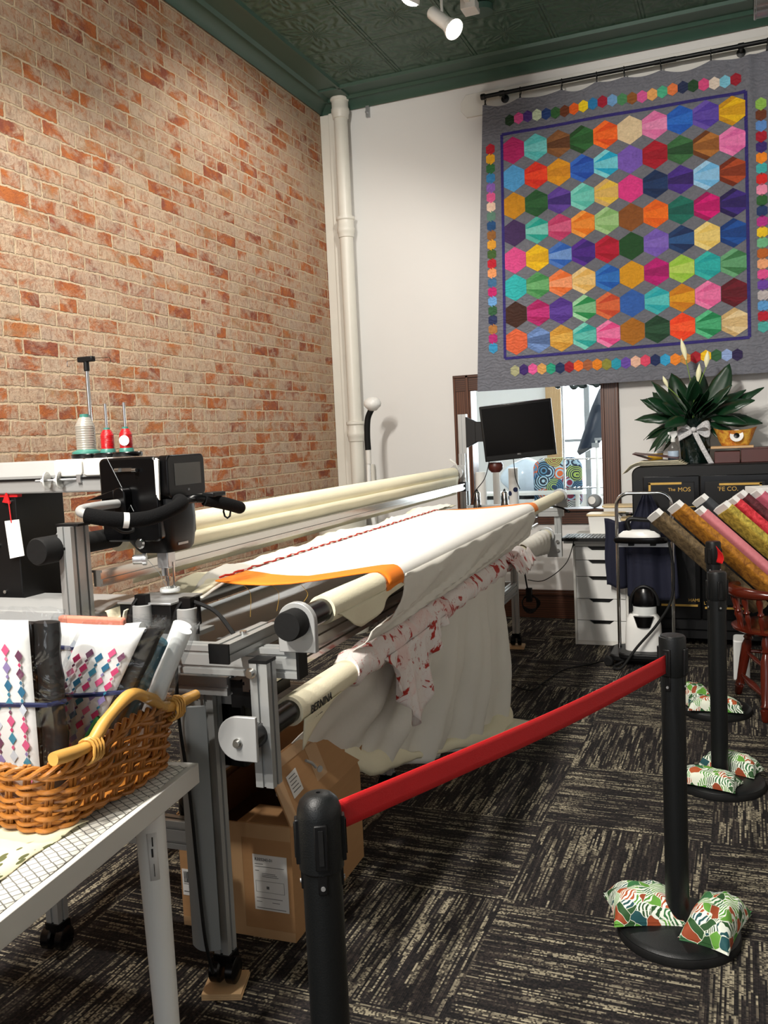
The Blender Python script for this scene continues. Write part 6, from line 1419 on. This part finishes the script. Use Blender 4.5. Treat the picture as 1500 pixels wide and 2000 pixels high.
b = MB(); arc = [(CX+.225*math.cos(a), CY+.225*math.sin(a), CZ+.185) for a in [math.radians(x) for x in range(150, 263, 7)]]; b.tube(arc, [.02+.012*math.sin(PI*i/(len(arc)-1)) for i in range(len(arc))], 12)
t.part('arm_rail', b, 'cherry')
for dg in (158, 178, 200, 222, 245):
    a = math.radians(dg); p = (CX+.185*math.cos(a), CY+.185*math.sin(a), CZ-.01); q = (CX+.222*math.cos(a), CY+.222*math.sin(a), CZ+.18)
    pr, o_, ax = turned(p, q, [(0, .009), (.2, .011), (.3, .016), (.42, .010), (.48, .017), (.54, .010), (.8, .017), (1, .010)]); b = MB(); b.lathe(pr, o_, ax, 12); t.part('spindle', b, 'cherry')
# bolts
d1 = Vector((.71, .08, -.69)).normalized()
wv_ = Vector((.62, -.75, .2)); wv_ = (wv_-d1*wv_.dot(d1)).normalized(); tn = d1.cross(wv_).normalized()
if tn.z < 0: tn = -tn
BOLTS = [('#7e6a4a', '#463824', 'olive-brown', (-.46, 4.98, 1.03), .86), ('#c48424', '#7e4c10', 'golden brown', (-.355, 5.03, 1.07), .86), ('#d6838a', '#cc7880', 'dusty pink', (-.24, 5.10, 1.03), .80), ('#3c4044', '#33373b', 'charcoal grey', (-.235, 5.27, 1.085), .86), ('#d0b84c', '#7e6e24', 'mottled yellow-green', (-.115, 5.12, 1.055), .80), ('#e84450', '#b01824', 'scarlet', (-.07, 5.22, 1.075), .80), ('#6e3038', '#3a1014', 'dark maroon', (-.03, 5.30, 1.10), .82), ('#cf6a80', '#b8586c', 'rose pink', (.055, 5.30, 1.11), .80), ('#d83a78', '#c02c66', 'hot pink', (.145, 5.34, 1.115), .78)]
for i, (c1, c2, nm, tip, L) in enumerate(BOLTS):
    tip = Vector(tip)+Vector((0, .06, 0)); L = (tip.z-.50)/-d1.z; m = fab('bolt_'+nm.replace('-', '_').replace(' ', '_')+'_cotton', c1, c2, 26); W, TH = .135, .05
    t = Thing('fabric_bolt', '%s bolt of cotton leaning on the chair, %s of nine from the left' % (nm, ['first', 'second', 'third', 'fourth', 'fifth', 'sixth', 'seventh', 'eighth', 'ninth'][i]), 'fabric bolt', tip+d1*L, group='fabric bolts leaning on the chair')
    b = MB(); R = []
    for k in (.035, L):
        c = tip+d1*k; ring = []
        for a in [2*PI*j/24 for j in range(24)]:
            ca, sa = math.cos(a), math.sin(a); ring.append(c+wv_*(W/2)*math.copysign(abs(ca)**.35, ca)+tn*(TH/2)*math.copysign(abs(sa)**.45, sa))
        R.append(ring)
    b.loft(R, True); t.part('rolled_cloth', b, m)
    b = MB(); c = tip; hw, ht = wv_*(W/2-.006), tn*(TH/2-.010)
    b.prism([c-hw-ht, c+hw-ht, c+hw+ht, c-hw+ht], d1*.05); t.part('cardboard_core', b, 'paper', label='white end of the cardboard core')
b = MB(); b.box((.09, 5.52, 1.085), (.42, 5.72, 1.125), Matrix.Rotation(.35, 3, 'Z'), (.1, 5.5, 1.1)); solo('white_bolt_end', b, 'paper', 'white cardboard bolt end jutting in at the right edge above the pink bolts', 'fabric bolt', (.12, 5.55, 1.085), bevel=.003)
b = MB(); b.box((.06, 5.50, .99), (.42, 5.72, 1.05), Matrix.Rotation(.2, 3, 'Z'), (.1, 5.5, 1.0)); solo('dotted_navy_bolt', b, 'navy', 'dark navy bolt of cloth below the jutting white one at the right edge', 'fabric bolt', (.1, 5.55, .99), bevel=.01)
t = Thing('display_bench', 'low cherry-stained bench beside the chair, under the outer fabric bolts', 'bench', (.8, 5.25, 0))
b = MB(); b.box((.42, 5.0, .44), (1.25, 5.55, .475)); t.part('bench_top', b, 'cherry', bevel=.006)
for x, y in ((.47, 5.05), (1.2, 5.05), (.47, 5.5), (1.2, 5.5)): b = MB(); b.cyl((x, y, 0), (x, y, .44), .018, .024); t.part('leg', b, 'cherry')
b = MB(); b.rbox((-.06, 5.42, 0), (.03, 5.60, .24), .02); solo('pale_plastic_bin', b, 'clearplastic', 'pale plastic bin on the floor behind the chair legs', 'bin', (-.02, 5.5, 0), bevel=.008)

# ============================================================ ON AND BEHIND THE WINDOW SILL
SL = .893
def sroll(x, y, r, h, lab, dots=False):
    t = Thing('stabiliser_roll', lab, 'paper roll', (x, y, SL), group='white rolls standing on the window sill')
    b = MB(); b.lathe([(0, 0), (r, 0), (r, h), (r*.45, h), (r*.45, h-.01), (0, h-.01)], (x, y, SL), n=28); t.part('roll', b, 'white')
    if dots:
        for a, z in ((-2.2, .13), (-1.0, .16)):
            b = MB(); b.lathe([(0, 0), (.02, 0), (.02, .002), (0, .002)], (x+r*math.cos(a), y+r*math.sin(a), SL+z), (math.cos(a), math.sin(a), 0), 16); t.part('blue_dot', b, 'navyribbon')
sroll(-2.0, YB+.0, .045, .31, 'wide white roll standing on the window sill beside the monitor post')
sroll(-1.875, YB+.03, .03, .33, 'narrow white roll between the two wide rolls on the sill')
sroll(-1.725, YB+.0, .04, .335, 'white roll with blue dots standing on the window sill', True)
t = Thing('round_speaker', 'small round grey speaker on the window sill', 'speaker', (-1.082, YB+.02, SL))
b = MB(); b.sphere((-1.082, YB+.02, SL+.054), .056, 24, 16, (1, .9, .98)); t.part('body', b, 'greyplastic')
b = MB(); b.lathe([(0, 0), (.030, 0), (.031, .002), (0, .003)], (-1.095, YB-.030, SL+.062), (-.25, -1, .1), 24); t.part('front_disc', b, 'white')
t = Thing('phone_stand', 'slim white stand holding a phone clamp on the window sill', 'phone stand', (-1.075, 7.25, .9))
b = MB(); b.cyl((-1.10, 7.35, .95), (-1.105, 7.35, 1.42), .009); b.cyl((-1.10, 7.35, .95), (-1.10, 7.35, 1.14), .02, .014); b.lathe([(0, 0), (.07, 0), (.07, .012), (0, .014)], (-1.10, 7.35, .94)); t.part('pole', b, 'white')
b = MB(); b.box((-1.14, 7.33, 1.36), (-1.08, 7.35, 1.40)); b.box((-1.115, 7.32, 1.42), (-1.05, 7.35, 1.44)); t.part('clamp', b, 'greyplastic')
t = Thing('paisley_chair', 'chair with a paisley cover seen through the window', 'chair', (-1.53, 8.2, 0))
b = MB(); b.rbox((-1.785, 8.07, .80), (-1.345, 8.15, 1.27), .10, axis=1, seg=8)
for v in b.b.verts: v.co.y += .05*((v.co.x+1.545)/.21)**2*-1
t.part('backrest', b, 'paisley', bevel=.02)
b = MB(); b.rbox((-1.76, 8.05, .62), (-1.33, 8.5, .70), .05); t.part('seat', b, 'paisley', bevel=.02)
b = MB(); b.cyl((-1.545, 8.2, 0), (-1.545, 8.2, .62), .03); b.box((-1.75, 8.18, 0), (-1.34, 8.22, .04)); t.part('pedestal', b, 'chrome')
b = MB(); b.rbox((-2.75, 7.75, .95), (-1.30, 8.0, .975), .03)
for x in (-2.7, -1.36): b.cyl((x, 7.87, 0), (x, 7.87, .95), .02)
solo('work_table', b, 'whitelac', 'white work table behind the window', 'table', (-2.0, 7.87, 0))
b = MB(); b.sphere((-1.92, 8.35, 1.08), .24, 28, 18, (1, .7, .75))
for v in b.b.verts: v.co += (v.co-Vector((-1.92, 8.35, 1.08)))*.18*noise.noise(v.co*7)
solo('plastic_sack', b, 'translucent', 'bulging cloudy plastic sack behind the window under the monitor', 'sack', (-1.92, 8.35, .9))
b = MB(); R = []
for k, (x, z, w_, dpt) in enumerate(((-1.08, 1.86, .05, .03), (-1.12, 1.70, .085, .05), (-1.17, 1.52, .10, .06), (-1.235, 1.36, .10, .06), (-1.25, 1.325, .06, .04))):
    R.append([Vector((x+w_*math.cos(a), 7.75+dpt*math.sin(a), z+.035*math.cos(a)*(k > 2))) for a in [2*PI*j/20 for j in range(20)]])
b.loft(R, True)
for v in b.b.verts: v.co.y += .015*noise.noise(v.co*14); v.co.x += .012*noise.noise(v.co*11)
solo('garment_bag', b, 'garment', 'dark blue garment bag hanging at the right behind the window', 'bag', (-1.1, 7.75, 1.35))
b = MB()
for k in range(9):
    b.tube(bez([(-1.62+.07*k, 8.3, 1.97), (-1.58+.07*k, 8.27, 1.92+.02*math.sin(k*2)), (-1.54+.07*k, 8.3, 1.95+.03*math.cos(k))], 5), .02, 6)
solo('hanging_foil', b, 'foil', 'crumpled dark plastic hanging high behind the window', 'plastic', (-1.3, 8.3, 1.95))
b = MB()
for x in (-1.42, -.98):
    b.cyl((x, 7.6, .0), (x, 7.6, 1.9), .01, n=10)
for z in (1.01, 1.26): 
    b.box((-1.42, 7.59, z), (-.98, 7.61, z+.01)); 
    for k in range(12): b.cyl((-1.41+.038*k, 7.6, z), (-1.41+.038*k, 7.85, z), .003, n=6)
solo('wire_shelf', b, 'chrome', 'chrome wire shelf with glass jars behind the window', 'shelf', (-1.2, 7.7, 0))
